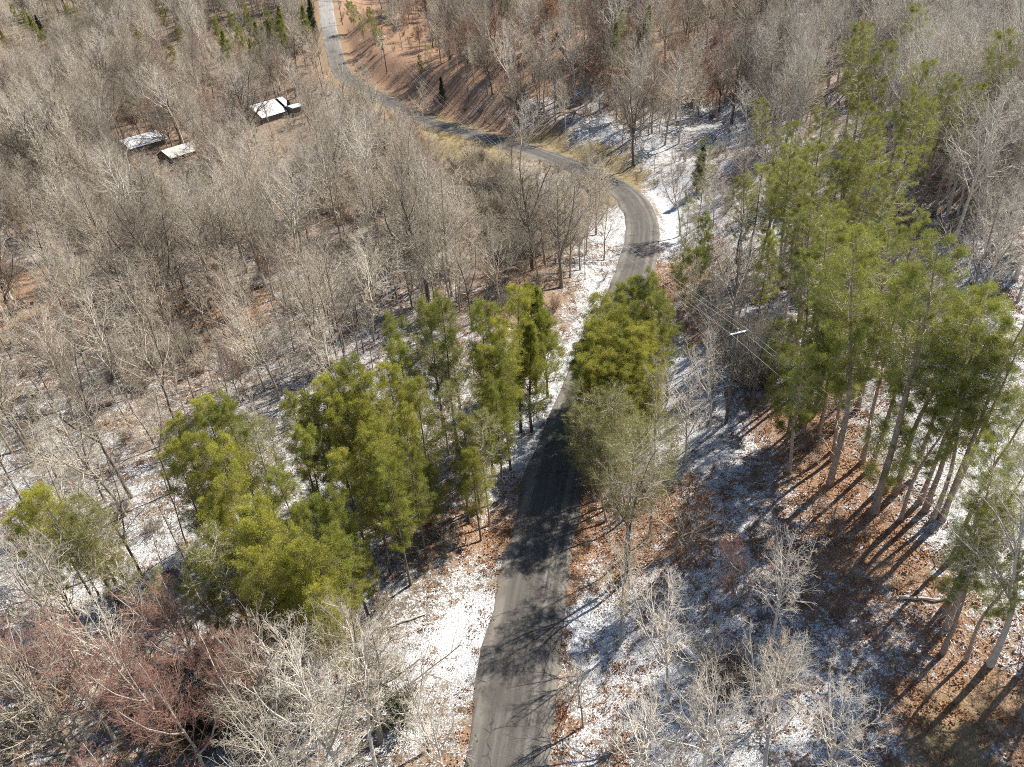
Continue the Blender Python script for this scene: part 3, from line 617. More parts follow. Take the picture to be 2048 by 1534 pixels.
us = np.array([-1.0, -.93, -.62, -.31, 0, .31, .62, .93, 1.0])
wob = np.interp(np.arange(len(RP)), np.arange(0, len(RP) + 3, 3), np.cumsum(NR.normal(0, .05, len(np.arange(0, len(RP) + 3, 3)))) * .15 + NR.normal(0, .17, len(np.arange(0, len(RP) + 3, 3))))
wob2 = np.roll(wob, 37)
cols = []
for u in us:
    wd = HALF * u + (wob if u < -.95 else wob2 if u > .95 else 0)
    q = np.zeros((len(RP), 3)); q[:, :2] = RP[:, :2] + RN * np.asarray(wd).reshape(-1, 1) if np.ndim(wd) else RP[:, :2] + RN * wd
    q[:, 2] = RP[:, 2] + .05 - .03 * abs(u) ** 2 - (.11 if abs(u) > .99 else 0)
    cols.append(q)
RV = np.stack(cols, 1); nu = len(us)
base = (np.arange(len(RP) - 1)[:, None] * nu + np.arange(nu - 1)[None]).ravel()
RF = np.stack([base, base + 1, base + nu + 1, base + nu], 1)
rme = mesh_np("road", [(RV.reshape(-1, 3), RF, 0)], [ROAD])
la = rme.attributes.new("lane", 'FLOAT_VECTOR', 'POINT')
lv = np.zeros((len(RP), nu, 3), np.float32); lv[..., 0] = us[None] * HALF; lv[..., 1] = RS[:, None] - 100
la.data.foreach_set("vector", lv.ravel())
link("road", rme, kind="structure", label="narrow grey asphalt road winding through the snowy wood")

# ------------------------------------------------------------------ labelled placement
MARKS = [  # where, in words, with a place of the photograph each is nearest to
 (30, 60, "in the far wood beyond the sheds"), (180, 80, "in the far wood above the left shed"), (330, 60, "in the wood far behind the house"), (480, 60, "in the wood behind the house near the far road"), (600, 90, "beside the far road's inner edge"),
 (60, 220, "in the wood well left of the sheds"), (220, 220, "just behind the left shed"), (400, 200, "between the sheds and the house"), (540, 170, "directly behind the ruined house"), (640, 230, "beside the clearing next to the house"),
 (80, 360, "in the wood before the left shed"), (250, 370, "just in front of the left shed"), (400, 370, "just in front of the right shed"), (540, 330, "in front of the ruined house"), (700, 250, "where trees hide the far road"), (700, 360, "in the wood below the hidden road"), (860, 340, "near the grassy verge inside the bend"),
 (60, 480, "by the snow clearing at the wood's edge"), (240, 500, "in the middle of the valley wood"), (420, 500, "in the valley wood below the sheds"), (600, 500, "in the valley wood below the house"), (780, 500, "in the valley wood above the pines"), (920, 480, "beside the brown thicket inside the bend"),
 (60, 640, "by the brown leaf patch in the valley"), (240, 660, "by the fallen branches"), (440, 640, "by the orange ditch in the valley"), (620, 660, "on the snow above the pine clump"), (820, 640, "just above the near pine clump"),
 (80, 820, "by the dark hollow in the wood"), (280, 830, "between dark hollow and pine clump"), (520, 760, "at the top of the pine clump"), (60, 960, "on the open snow beside the clump"), (240, 1000, "on the snow left of the pine clump"), (420, 950, "on the outer side of the pine clump"),
 (600, 900, "in the middle of the pine clump"), (760, 880, "in the dark heart of the pine clump"), (900, 780, "where the clump meets the snow bank"), (1000, 700, "at the head of the blue snow bank"), (900, 960, "at the clump's road side"),
 (60, 1180, "on the bright snow slope"), (260, 1180, "on the snow before the pine clump"), (450, 1130, "at the clump's lower left edge"), (640, 1130, "at the clump's lower edge"), (800, 1150, "by the white stems under the clump"),
 (60, 1380, "behind the red thicket's outer end"), (250, 1370, "in the red-twigged thicket"), (450, 1360, "in the thicket by the dark green shrub"), (640, 1350, "between red thicket and blue snow"), (100, 1500, "in the near corner below the thicket"), (330, 1500, "in front of the red thicket"), (560, 1480, "in front of the dark green shrub"), (760, 1440, "beside the shaded blue snow"), (900, 1380, "on the blue snow at the road edge"), (940, 1180, "on the snowy verge by the near road"),
 (1130, 480, "inside the road bend"), (1110, 400, "by the tan bushes inside the bend"), (1150, 590, "beside the leaf patch at the bend"), (1250, 600, "where the road vanishes under pines"), (1230, 700, "overhanging the road's right side"), (1210, 820, "over the road below the big pines"), (1220, 960, "by the roadside at the leafy bank"), (1340, 560, "on the bank just past the bend"),
 (1240, 1130, "on the brown bank beside the near road"), (1200, 1300, "above the strip of roadside snow"), (1330, 1250, "by the snow-topped fallen log"), (1220, 1480, "on the bank where the road comes nearest"), (1370, 1450, "on the white snow above the near road"), (1500, 1250, "in the reddish thicket on the slope"), (1550, 1450, "below the reddish thicket"), (1700, 1300, "on the patchy snow of the slope"), (1760, 1470, "among the long shadows on the slope"), (1950, 1420, "on the rust-brown leaves uphill"), (1980, 1220, "at the edge of the brown slope"),
 (1340, 700, "on the small snow patch above the road"), (1430, 620, "on the leafy bank above the road"), (1330, 860, "on the shaded snow by the wires"), (1480, 760, "around the roadside power pole"), (1530, 600, "on the slope above the power pole"), (1480, 950, "on the open patchy snow"), (1640, 900, "by the orange leaf patch"), (1600, 1080, "below the orange leaf patch"), (1740, 1030, "on the rust slope under the tall pines"),
 (1700, 780, "at the lower end of the tall pines"), (1800, 620, "in the thick of the tall pines"), (1850, 850, "on the snow among the tall pines"), (1970, 950, "on the clean snow behind the pines"), (1980, 700, "beyond the tall pines uphill"), (1620, 560, "at the near flank of the tall pines"), (1700, 400, "in the upper part of the tall pines"), (1560, 380, "at the valley flank of the tall pines"), (1900, 480, "on the uphill flank of the tall pines"), (2010, 450, "in the pale wood at the ridge"), (2000, 250, "in the pale wood uphill"), (1990, 80, "in the far pale wood at the ridge"),
 (1420, 450, "beside the snowy shoulder of the bend"), (1370, 350, "above the outside of the bend"), (1440, 250, "on the snow clearing beyond the bend"), (1300, 280, "at the snow clearing's road end"), (1180, 250, "at the foot of the brown hill"), (1550, 270, "between snow clearing and tall pines"), (1580, 130, "by the small snow patch in the far hollow"), (1730, 200, "at the far end of the tall pines"), (1750, 60, "in the far wood behind the tall pines"), (1860, 120, "behind the last tall pines"),
 (1000, 220, "at the hill foot above the straight road"), (900, 170, "on the leafy shoulder of the hill"), (800, 150, "by the lone pole on the leafy slope"), (740, 40, "above the far road on the slope"), (860, 60, "on the upper brown hillside"), (1000, 80, "high on the brown hillside"), (1110, 140, "by the bleached fallen tree"), (1220, 70, "in the dark wood on the hill"), (1250, 160, "in the russet wood on the hill"), (1380, 80, "among the white-stemmed trees"), (1400, 180, "below the white-stemmed trees"), (1500, 60, "in the far hollow's wood"),
]
MK = np.array([(m[0], m[1]) for m in MARKS], float)
ORD = ["leftmost", "second from left", "third from left", "fourth from left", "fifth from left", "sixth from left", "seventh from left", "eighth from left", "ninth from left", "tenth from left", "eleventh from left", "twelfth from left"] + [q + " from left" for q in ("thirteenth fourteenth fifteenth sixteenth seventeenth eighteenth nineteenth twentieth twenty-first twenty-second twenty-third twenty-fourth twenty-fifth twenty-sixth twenty-seventh twenty-eighth twenty-ninth thirtieth thirty-first thirty-second thirty-third thirty-fourth").split()]
PLACED = []      # (object, look, category phrase, place index, image x)
def plant(key, name, cat, look, pos, rotz, scale, tilt=0.0, tdir=0.0, group=None, mats=None, name_px=None):
    rot = (Matrix.Rotation(tilt, 3, Vector((math.cos(tdir), math.sin(tdir), 0))) @ Matrix.Rotation(rotz, 3, 'Z')).to_euler()
    root = thing(name, look, cat, pos, rot, group, scale)
    for pn, me in FORMS[key]:
        o = bpy.data.objects.new(pn, me); COL.objects.link(o); o.parent = root
        if mats and pn in mats:
            o.material_slots[0].link = 'OBJECT'; o.material_slots[0].material = mats[pn]
    if name_px is None:
        h = scale * {'c': 6}.get(key[0], 10)
        name_px = [float(c) for c in project(pos[0], pos[1], pos[2] + h)[:2]]
    k = int((((MK - np.array(name_px)) * [1, 1.25]) ** 2).sum(1).argmin())
    PLACED.append((root, look, k, name_px[0]))
    return root
def finish_labels():
    from collections import defaultdict
    d = defaultdict(list)
    for r in PLACED: d[(r[1], r[2])].append(r)
    for (look, k), rows in d.items():
        rows.sort(key=lambda r: r[3]); n = len(rows)
        for i, r in enumerate(rows):
            if n == 1: s = f"{look} {MARKS[k][2]}"
            elif i == n - 1: s = f"rightmost {look} {MARKS[k][2]}"
            elif i < len(ORD): s = f"{ORD[i]} {look} {MARKS[k][2]}"
            else: s = f"{look} {MARKS[k][2]}, well right of centre"
            r[0]['label'] = s
SITES = []       # x, y, radius: taken ground
def taken(x, y, r):
    for sx, sy, sr in SITES:
        if (sx - x) ** 2 + (sy - y) ** 2 < (sr + r) ** 2: return True
    return False

# --- pines, each by the place of its top ------------------------------------------
PINES = [  # px, py of the top, height, form, look
 # near clump left of the road
 (655, 742, 15, 'young1'), (698, 728, 16, 'young3'), (742, 742, 15, 'young1'), (715, 790, 14, 'young2'), (672, 800, 14, 'young2'), (785, 636, 15, 'young3'), (800, 690, 14, 'young3'), (770, 730, 14, 'young2'),
 (850, 606, 15, 'young3'), (875, 600, 16, 'young3'), (865, 680, 13, 'sparse1'), (960, 612, 16, 'young3'), (995, 632, 15, 'young2'), (1022, 585, 16, 'young1'), (1060, 556, 14, 'lush1'), (1092, 580, 13, 'lush1'), (1050, 640, 13, 'lush1'), (1000, 690, 14, 'young3'), (960, 700, 14, 'young2'), (930, 762, 14, 'sparse1'), (985, 760, 13, 'young3'),
 (395, 792, 15, 'young2'), (440, 796, 15, 'young3'), (352, 838, 14, 'young2'), (385, 870, 14, 'young2'), (340, 885, 13, 'young2'), (420, 880, 14, 'young1'), (480, 840, 14, 'sparse1'), (575, 795, 13, 'young3'), (612, 786, 14, 'young3'), (640, 762, 15, 'young2'), (600, 860, 13, 'young3'),
 (828, 762, 14, 'young2'), (800, 820, 13, 'young2'), (760, 850, 14, 'young1'), (720, 880, 14, 'young1'), (690, 900, 13, 'young2'), (770, 920, 13, 'young3'), (812, 890, 12, 'young3'),
 (912, 846, 11, 'young1'), (940, 900, 10, 'young2'), (848, 945, 6.5, 'small1'), (955, 830, 12, 'sparse1'),
 (60, 975, 13, 'young2'), (105, 966, 14, 'young1'), (150, 1000, 13, 'sparse1'), (30, 1020, 12, 'young2'), (190, 1030, 12, 'sparse1'),
 (450, 962, 14, 'young1'), (515, 985, 14, 'young2'), (480, 1045, 14, 'young1'), (560, 1060, 14, 'young1'), (612, 1078, 14, 'young2'), (500, 1100, 13, 'young1'), (560, 1130, 12, 'young1'), (610, 1150, 12, 'young2'), (650, 1165, 12, 'young1'), (400, 1010, 13, 'young2'), (430, 1060, 13, 'sparse1'), (330, 1140, 9, 'sparse1'), (380, 1120, 11, 'young3'), (620, 1000, 13, 'young3'), (670, 980, 13, 'young3'), (560, 940, 13, 'young3'), (720, 1100, 7, 'young2'), (660, 1050, 12, 'young3'),
 # right of the road, leaning over it
 (1328, 548, 13, 'young3'), (1280, 575, 13, 'young3'), (1225, 596, 13, 'young1'), (1255, 620, 13, 'young1'), (1300, 610, 12, 'young3'), (1330, 640, 11, 'young1'), (1210, 650, 13, 'young2'), (1245, 670, 13, 'young1'), (1290, 680, 12, 'young2'), (1195, 715, 12, 'young2'), (1235, 735, 12, 'young1'), (1275, 740, 11, 'young1'), (1200, 770, 11, 'sparse1'), (1250, 790, 11, 'sparse1'), (1172, 815, 10, 'sparse1'), (1215, 840, 11, 'sparse1'), (1260, 850, 10, 'sparse1'), (1320, 740, 8, 'young1'), (1270, 640, 13, 'young1'), (1305, 655, 12, 'young2'), (1225, 690, 12, 'young1'), (1262, 705, 12, 'young2'), (1350, 590, 12, 'young3'), (1298, 560, 13, 'young3'), (1310, 700, 11, 'young1'), (1230, 640, 13, 'young2'), (1205, 690, 12, 'young1'),
 # tall pines of the slope
 (1752, 45, 20, 'tall3'), (1730, 70, 18, 'tall1'), (1500, 360, 14, 'tall2'), (1545, 330, 15, 'tall3'), (1590, 350, 15, 'tall1'), (1555, 290, 15, 'tall3'), (1610, 420, 15, 'tall2'), (1630, 330, 15, 'tall2'), (1640, 420, 15, 'tall1'), (1800, 470, 16, 'tall2'), (1830, 430, 15, 'tall1'), (1740, 590, 15, 'tall3'), (1660, 600, 13, 'tall2'), (2020, 660, 15, 'tall1'), (1985, 700, 14, 'tall3'), (2040, 900, 14, 'tall2'), (2000, 960, 11, 'tall3'), (1960, 640, 15, 'tall2'), (1770, 85, 17, 'tall2'), (1850, 175, 16, 'tall1'), (1880, 190, 16, 'tall3'), (1756, 222, 16, 'tall1'), (1735, 260, 16, 'tall3'), (1620, 270, 16, 'tall3'), (1690, 320, 15, 'tall1'), (1745, 330, 15, 'tall2'), (1690, 395, 16, 'tall3'), (1765, 385, 15, 'tall1'), (1720, 470, 16, 'tall1'), (1640, 500, 14, 'tall2'), (1820, 560, 16, 'tall1'), (1760, 540, 16, 'tall3'), (1870, 600, 16, 'tall2'), (1690, 520, 15, 'tall1'), (1940, 600, 15, 'tall1'), (1868, 8, 18, 'tall3'), (1825, 118, 18, 'tall2'), (1905, 152, 17, 'tall1'), (1938, 165, 16, 'tall2'), (1541, 197, 13, 'tall3'), (1572, 245, 17, 'tall2'), (1600, 290, 17, 'tall1'), (1658, 213, 17, 'tall1'), (1722, 203, 17, 'tall2'), (1700, 290, 16, 'tall2'), (1519, 321, 16, 'tall2'), (1804, 290, 17, 'tall1'), (1650, 365, 17, 'tall1'), (1540, 470, 12, 'young3'), (1665, 455, 16, 'tall1'), (1778, 464, 21, 'tall3'), (1903, 489, 21, 'tall1'), (1850, 540, 17, 'tall2'), (1925, 545, 18, 'tall3'), (1700, 580, 14, 'tall2'), (1994, 598, 17, 'tall2'), (2038, 612, 17, 'tall1'), (1629, 672, 13, 'tall3'), (2040, 770, 14, 'tall2'), (1890, 760, 12, 'tall3'), (2030, 895, 12, 'tall3'), (1793, 858, 7, 'small1'), (2047, 60, 16, 'tall3'), (2000, 130, 15, 'sparse1'), (1640, 130, 12, 'sparse1'), (1410, 285, 13, 'sparse1'), (1375, 395, 11, 'sparse1'), (1412, 430, 11, 'young3'), (1390, 500, 9, 'small1'), (1640, 690, 9, 'small1'), (1600, 740, 8, 'small1'), (1563, 640, 6, 'small1'), (1694, 758, 4, 'small1'), (1383, 690, 2.2, 'small1'), (1560, 690, 5, 'small1'), (2040, 1080, 10, 'tall3'), (1930, 1110, 5, 'small1'), (2010, 1010, 12, 'tall2'),
 # small pines far off
 (1240, 20, 13, 'sparse1'), (1290, 12, 13, 'lush1'), (1225, 45, 12, 'lush1'), (1010, 8, 10, 'sparse1'),
 (5, 60, 12, 'lush1'), (60, 30, 12, 'lush1'), (130, 8, 13, 'young3'), (35, 55, 11, 'young3'), (85, 60, 11, 'sparse1'), (440, 60, 12, 'lush1'), (475, 50, 13, 'young3'), (530, 20, 13, 'young3'), (500, 75, 11, 'lush1'), (600, 12, 13, 'lush1'), (560, 50, 11, 'young3'), (340, 90, 10, 'young3'),
 (20, 7, 13, 'young3'), (44, 20, 12, 'young3'), (100, 5, 12, 'sparse1'), (150, 10, 11, 'sparse1'), (273, 60, 10, 'young2'), (321, 17, 10, 'young3'), (352, 54, 12, 'young3'), (427, 34, 13, 'young3'), (458, 26, 14, 'young3'), (485, 6, 14, 'young3'), (506, 42, 13, 'lush1'), (547, 12, 13, 'lush1'), (740, 14, 11, 'young2'), (770, 5, 10, 'sparse1'), (755, 60, 6, 'small1'), (745, 22, 9, 'sparse1'), (853, 90, 8, 'sparse1'), (838, 110, 7, 'young3'), (720, 30, 8, 'young2'), (700, 5, 8, 'small1'),
]
LOOK = {'young1': "yellow-green slim pine", 'young2': "loose yellow-green pine", 'young3': "mid-green pine", 'lush1': "dense dark green pine", 'sparse1': "thin olive pine", 'sparse2': "see-through olive pine",
        'tall1': "tall broad-topped pine", 'tall2': "tall spreading pine", 'tall3': "tall open-crowned pine", 'small1': "small bushy pine"}
HT = {'young1': 15, 'young2': 14, 'young3': 16, 'lush1': 13, 'sparse1': 15, 'sparse2': 15, 'tall1': 24, 'tall2': 22, 'tall3': 20, 'small1': 7, 'cedar1': 9, 'cedar2': 6,
      'up1': 17, 'up2': 19, 'up3': 15, 'up4': 18, 'wide1': 16, 'wide2': 18, 'pale1': 18, 'pale2': 20, 'pole1': 11, 'pole2': 13, 'pole3': 9, 'red1': 13, 'red2': 10, 'oak1': 12, 'oak2': 7}
for px, py, h, form in PINES:
    p = land(px, py, h)
    d, _, _ = road_near(p[0], p[1])
    if abs(d[0]) < 3.8:       # keep the trunk off the asphalt
        k = ((RP[:, :2] - p[:2]) ** 2).sum(1).argmin(); sgn = 1 if d[0] >= 0 else -1
        p[:2] = RP[k, :2] + RN[k] * sgn * 3.9; p[2] = float(gz(p[0], p[1]))
    grp = "tall pines on the slope right of the road" if form.startswith('tall') else "pines of the clumps beside the road" if py > 500 else "pines scattered through the wood"
    tilt, tdir, wide = rnd.uniform(0, .05), rnd.uniform(0, 6.28), 1.0
    if 1130 < px < 1360 and 540 < py < 900:      # these lean out over the road for light
        k = ((RP[:, :2] - p[:2]) ** 2).sum(1).argmin()
        tilt, tdir, wide = .13, math.atan2(-RN[k, 1], -RN[k, 0]) + math.pi / 2, 1.3
    r_ = plant(form, "pine_tree", "pine", LOOK[form], p, rnd.uniform(0, 6.28), h / HT[form], tilt, tdir, grp, name_px=(px, py + 40))
    r_.scale = (r_.scale[0] * wide, r_.scale[1] * wide, r_.scale[2])
    SITES.append((p[0], p[1], .7))
CEDARS = [(880, 155, 7, 'cedar1'), (612, 0, 13, 'cedar1'), (530, 40, 9, 'cedar1'), 
          (30, 1320, 3.2, 'cedar2'), (1400, 290, 8, 'cedar1'), (520, 195, 4, 'cedar2'), (575, 200, 4, 'cedar2'), (190, 12, 10, 'cedar1'), (230, 8, 9, 'cedar2'), (75, 30, 11, 'cedar1')]
for px, py, h, form in CEDARS:
    p = land(px, py, h)
    plant(form, "cedar_tree", "cedar", "dark green slim cedar" if form == 'cedar1' else "dark green bushy cedar", p, rnd.uniform(0, 6.28), h / HT[form], .02, 0, "cedars scattered through the wood", name_px=(px, py + 25))
    SITES.append((p[0], p[1], .7))

# --- buildings -----------------------------------------------------------------------
SNOW_ROOF = plain_mat("snow_streaked_metal", (.26, .27, .29), (.74, .75, .78), 1.6, .5, 6)
RUST_ROOF = plain_mat("rusty_roof_metal", (.16, .09, .055), (.34, .25, .18), 2.5, .7)
TAN_ROOF = plain_mat("weathered_tan_roofing", (.42, .38, .32), (.68, .64, .58), 1.8, .7, 5)
BOARD = plain_mat("weathered_boards", (.10, .085, .07), (.24, .21, .18), 3)
DARKWOOD = plain_mat("old_timber", (.06, .048, .038), (.13, .105, .085), 4)
SNOW_M = plain_mat("snow_cover", (.78, .80, .84), (.87, .88, .90), 2, .7)
def box_v(x0, x1, y0, y1, z0, z1):
    v = np.array([(x, y, z) for z in (z0, z1) for y in (y0, y1) for x in (x0, x1)], float)
    f = np.array([(0, 2, 3, 1), (4, 5, 7, 6), (0, 1, 5, 4), (2, 6, 7, 3), (0, 4, 6, 2), (1, 3, 7, 5)])
    return v, f
BOXES = {}
def box(name, parent, dims, loc, rot=(0, 0, 0), mat=BOARD):
    key = (tuple(round(c, 3) for c in dims), mat.name)
    if key not in BOXES:
        a_, b_, c_ = (q / 2 for q in dims)
        BOXES[key] = mesh_np(name, [(*box_v(-a_, a_, -b_, b_, -c_, c_), 0)], [mat], False)
    o = bpy.data.objects.new(name, BOXES[key]); COL.objects.link(o); o.parent = parent; o.location = loc; o.rotation_euler = rot
    return o
def building(name, label, px, py, ang, L, W, hw, pitch, sheet_mats, nsheet, missing=(), open_front=False):
    """gabled building: board walls, rafters, ridge and roof sheets laid one by one"""
    p = land(px, py)
    zs = [float(gz(p[0] + dx, p[1] + dy)) for dx in (-4, 0, 4) for dy in (-4, 0, 4)]
    p[2] = min(zs) - .1; hw = hw + (max(zs) - min(zs)) * .5
    t = thing(name, label, "building", p, (0, 0, ang))
    rise = math.tan(pitch) * W / 2
    nb = int(L / .5)
    for s in (-1, 1):
        wl = box("wall", t, (L - .1, .05, hw), (0, s * (W / 2 - .12), hw / 2), mat=BOARD)
        for k in range(nb):
            box("board", wl, (.44, .03, hw), (-L / 2 + (k + .5) * L / nb, s * .045, 0), mat=BOARD)
    for s in (-1, 1):
        v = np.array([(s * (L / 2 - .15), -W / 2 + .15, 0), (s * (L / 2 - .15), W / 2 - .15, 0), (s * (L / 2 - .15), W / 2 - .15, hw), (s * (L / 2 - .15), 0, hw + rise - .12), (s * (L / 2 - .15), -W / 2 + .15, hw)])
        v2 = v + [s * -.06, 0, 0]
        f5 = np.array([(0, 1, 2, 3, 4), (9, 8, 7, 6, 5)]); f4 = np.array([(i, (i + 1) % 5, 5 + (i + 1) % 5, 5 + i) for i in range(5)])
        me = mesh_np("gable_wall", [(np.concatenate([v, v2]), f5, 0), (np.zeros((0, 3)), f4 - 10, 0)], [BOARD], False)
        link("gable_wall", me, t)
    dr = box("door", t, (.06, .95, 1.95), (L / 2 - .10, .2, 1.0), mat=DARKWOOD)
    sl_ = (W / 2 + .35) / math.cos(pitch)
    rf = box("roof", t, (L + .3, .12, .14), (0, 0, hw + rise - .08), mat=DARKWOOD)     # ridge beam carries the sheets
    nraf = int(L / 1.2)
    for s in (-1, 1):
        for k in range(nraf + 1):
            x = -L / 2 + .1 + k * (L - .2) / nraf
            box("rafter", rf, (.07, sl_ - .12, .10), (x, s * (W / 4 + .15), -math.tan(pitch) * (W / 4 + .15) - .02 + .0), (-s * pitch, 0, 0), DARKWOOD)
        for k in range(nsheet):
            if (s, k) in missing: continue
            x = -L / 2 - .2 + (k + .5) * (L + .4) / nsheet
            m = sheet_mats[0] if rnd.random() < .8 else sheet_mats[1]
            b = box("roof_sheet", rf, ((L + .4) / nsheet + .03, sl_, .03), (x, s * (W / 4 + .19), -math.tan(pitch) * (W / 4 + .19) + .13 + .012 * (k % 2)), (-s * (pitch + rnd.uniform(-.015, .015)), 0, rnd.uniform(-.008, .008)), m)
    SITES.append((p[0], p[1], max(L, W) * .55))
    return t, p
HA = math.radians(52)
building("ruined_house", "old house with broken snow-covered metal roof beside a snowy yard", 540, 237, HA, 10.5, 8.0, 1.9, math.radians(32), (SNOW_ROOF, SNOW_ROOF), 12, missing={(1, 3), (1, 7), (1, 8), (-1, 9), (1, 4)})
building("porch_shed", "small lean-to with pale blue metal roof touching the house end", 590, 231, HA, 3.2, 3.4, 2.2, math.radians(12), (SNOW_ROOF, SNOW_ROOF), 4)
building("shed", "long grey metal-roofed shed with dark open end, left of the tan one", 287, 298, math.radians(54), 10, 6.2, 1.8, math.radians(28), (SNOW_ROOF, TAN_ROOF), 11)
building("shed", "low shed with tan weathered roof between the grey shed and the house", 363, 315, math.radians(54), 8.5, 5.2, 1.4, math.radians(27), (TAN_ROOF, TAN_ROOF), 9)

# --- utility poles and wires ------------------------------------------------------------
POLE_M = plain_mat("grey_pole_wood", (.13, .105, .085), (.26, .22, .18), 3)
WIRE_M = plain_mat("aluminium_wire", (.45, .44, .42), (.6, .58, .56), 3, .4)
CERAM = plain_mat("white_insulator", (.6, .6, .58), (.75, .74, .72), 3, .3)
CAN_M = plain_mat("grey_transformer", (.12, .12, .12), (.2, .2, .2), 3, .5)
def cyl(r0, r1, h, S=10, z0=0., mat=POLE_M, name="pole"):
    P = np.array([[(0, 0, z0), (0, 0, z0 + h)]], float); v, f = tubes(P, np.array([[r0, r1]]), S)
    caps = np.array([list(range(S))[::-1], list(range(S, 2 * S))])
    return mesh_np(name, [(v, f, 0), (np.zeros((0, 3)), caps - 2 * S, 0)], [mat])
POLE_TOPS = []
def pole(label, p, h, ang, transformer=False, snow=False):
    t = thing("utility_pole", label, "utility pole", p, (0, 0, ang), "utility poles along the power line")
    link("pole", cyl(.17, .11, h + .5, 10, -.5), t)
    arm = box("crossarm", t, (1.9, .11, .13), (0, .16, h - .45), mat=POLE_M)
    for x in (-.85, -.3, .3, .85):
        i_ = link("insulator", cyl(.05, .035, .2, 8, 0, CERAM, "insulator"), arm); i_.location = (x, 0, .065)
    for s in (-1, 1):
        box("brace", t, (.9, .03, .04), (s * .36, .22, h - .75), (0, s * -.72, 0), mat=POLE_M)
    if snow: box("snow_cap", arm, (1.5, .14, .09), (0, 0, .112), mat=SNOW_M)
    if transformer:
        c = link("transformer", cyl(.22, .22, .8, 12, h - 3.3, CAN_M, "transformer"), t); c.location = (.36, 0, 0)
    m = Matrix.Translation(p) @ Matrix.Rotation(ang, 4, 'Z')
    POLE_TOPS.append([m @ Vector((x, .16, h - .17)) for x in (-.85, -.3, .85)])
    SITES.append((p[0], p[1], .8))
pA = land(774, 147); pB = land(1452, 846); pD = land(685, 50)
dAB = pB - pA; angAB = math.atan2(dAB[1], dAB[0]) - math.pi / 2
pC = pB + (pB - pA) / np.linalg.norm((pB - pA)[:2]) * 46; pC[2] = float(gz(pC[0], pC[1]))
pole("wooden utility pole with crossarm standing on the far road's leafy slope edge", Vector(pD), 9.5, angAB + .9, False)
pole("lone wooden utility pole with crossarm and transformer on the leafy slope", Vector(pA), 9.5, angAB, True)
pole("dark utility pole with snow-topped crossarm on the bank above the road", Vector(pB), 10.0, angAB, False, True)
pole("utility pole at the near end of the power line, out of sight", Vector(pC), 10.0, angAB, False) if False else POLE_TOPS.append([Vector(pC) + Vector((q * math.cos(angAB), q * math.sin(angAB), 9.6)) for q in (-1.05, -.35, 1.05)])
def wires(i, j, sag, label):
    t = thing("power_line", label, "power line", POLE_TOPS[i][0], (0, 0, 0), "power lines between the poles")
    o = POLE_TOPS[i][0]
    for a_, b_ in zip(POLE_TOPS[i], POLE_TOPS[j]):
        s = np.linspace(0, 1, 40)[:, None]
        P = np.array(a_)[None] * (1 - s) + np.array(b_)[None] * s; P[:, 2] -= (4 * sag * s * (1 - s))[:, 0]
        v, f = tubes((P - np.array(o))[None], np.full((1, 40), .010), 5)
        link("wire", mesh_np("wire", [(v, f, 0)], [WIRE_M]), t)
wires(0, 1, .6, "thin wires strung between the two far poles by the upper road")
wires(1, 2, 3.0, "long pale wires crossing over the road bend between the poles")
wires(2, 3, .8, "pale wires running downhill from the snow-topped crossarm pole")

# --- fallen logs ---------------------------------------------------------------------------
def log(label, a_, b_, r, mat, snow=False):
    A, B = land(*a_), land(*b_)
    n = 7; s = np.linspace(0, 1, n)[:, None]
    P = A[None] * (1 - s) + B[None] * s
    P[:, 2] = np.maximum(P[:, 2], gz(P[:, 0], P[:, 1])) + r * .9
    P[1:-1, :2] += NR.normal(0, .06, (n - 2, 2))
    t = thing("fallen_log", label, "fallen log", A, (0, 0, 0), "fallen logs on the forest floor")
    Q = P - A
    R = np.linspace(r, r * .45, n)
    v, f = tubes(Q[None], R[None], 8)
    caps = np.array([list(range(8))[::-1], [8 * (n - 1) + q for q in range(8)]])
    link("log", mesh_np("log", [(v, f, 0), (np.zeros((0, 3)), caps - 8 * n, 0)], [mat]), t)
    rg = np.random.default_rng(int(a_[0]))
    Pb, Rb, Lb = spawn(rg, Q[None], R[None], np.array([np.linalg.norm(B - A)]), 5, .3, .98, .8, .2, .22, 3, .15, .1, .45, .015)
    for k in range(len(Pb)):
        v, f = tubes(Pb[k:k + 1], Rb[k:k + 1], 4); link("broken_branch", mesh_np("broken_branch", [(v, f, 0)], [mat]), t)
    if snow:
        v, f = tubes(Q[None] + [0, 0, r * .55], R[None] * .75, 6); link("snow_cap", mesh_np("snow_cap", [(v, f, 0)], [SNOW_M]), t)
log("pale bare fallen log on the leafy slope above the power pole", (1435, 640), (1497, 666), .20, BARK_PALE)
log("snow-topped fallen log on the slope right of the near road", (1358, 1296), (1436, 1364), .24, BARK_GREY, True)
log("long pale fallen pole beside the shaded blue snow", (756, 1264), (852, 1229), .12, BARK_PALE)
log("dark fallen trunk lying at the pine clump's road side", (842, 1096), (958, 1026), .2, BARK_DARK)
log("pale log lying on the rust-brown slope below the tall pines", (1798, 1199), (1886, 1201), .13, BARK_PALE)
log("pale fallen log at the valley wood's outer edge", (66, 833), (100, 803), .16, BARK_PALE)
log("bleached fallen log in the valley wood above the pine clump", (658, 562), (682, 526), .2, BARK_PALE)
log("snowy fallen limb in the tangle of fallen branches", (232, 770), (300, 738), .2, BARK_PALE, True)
log("bleached trunk lying on the brown hill's lower slope", (1120, 92), (1182, 146), .3, BARK_PALE)
log("grey fallen log behind the left shed", (330, 240), (386, 232), .22, BARK_PALE, True)
log("thin log lying on the leafy slope by the lone pole", (745, 90), (770, 74), .16, BARK_PALE)

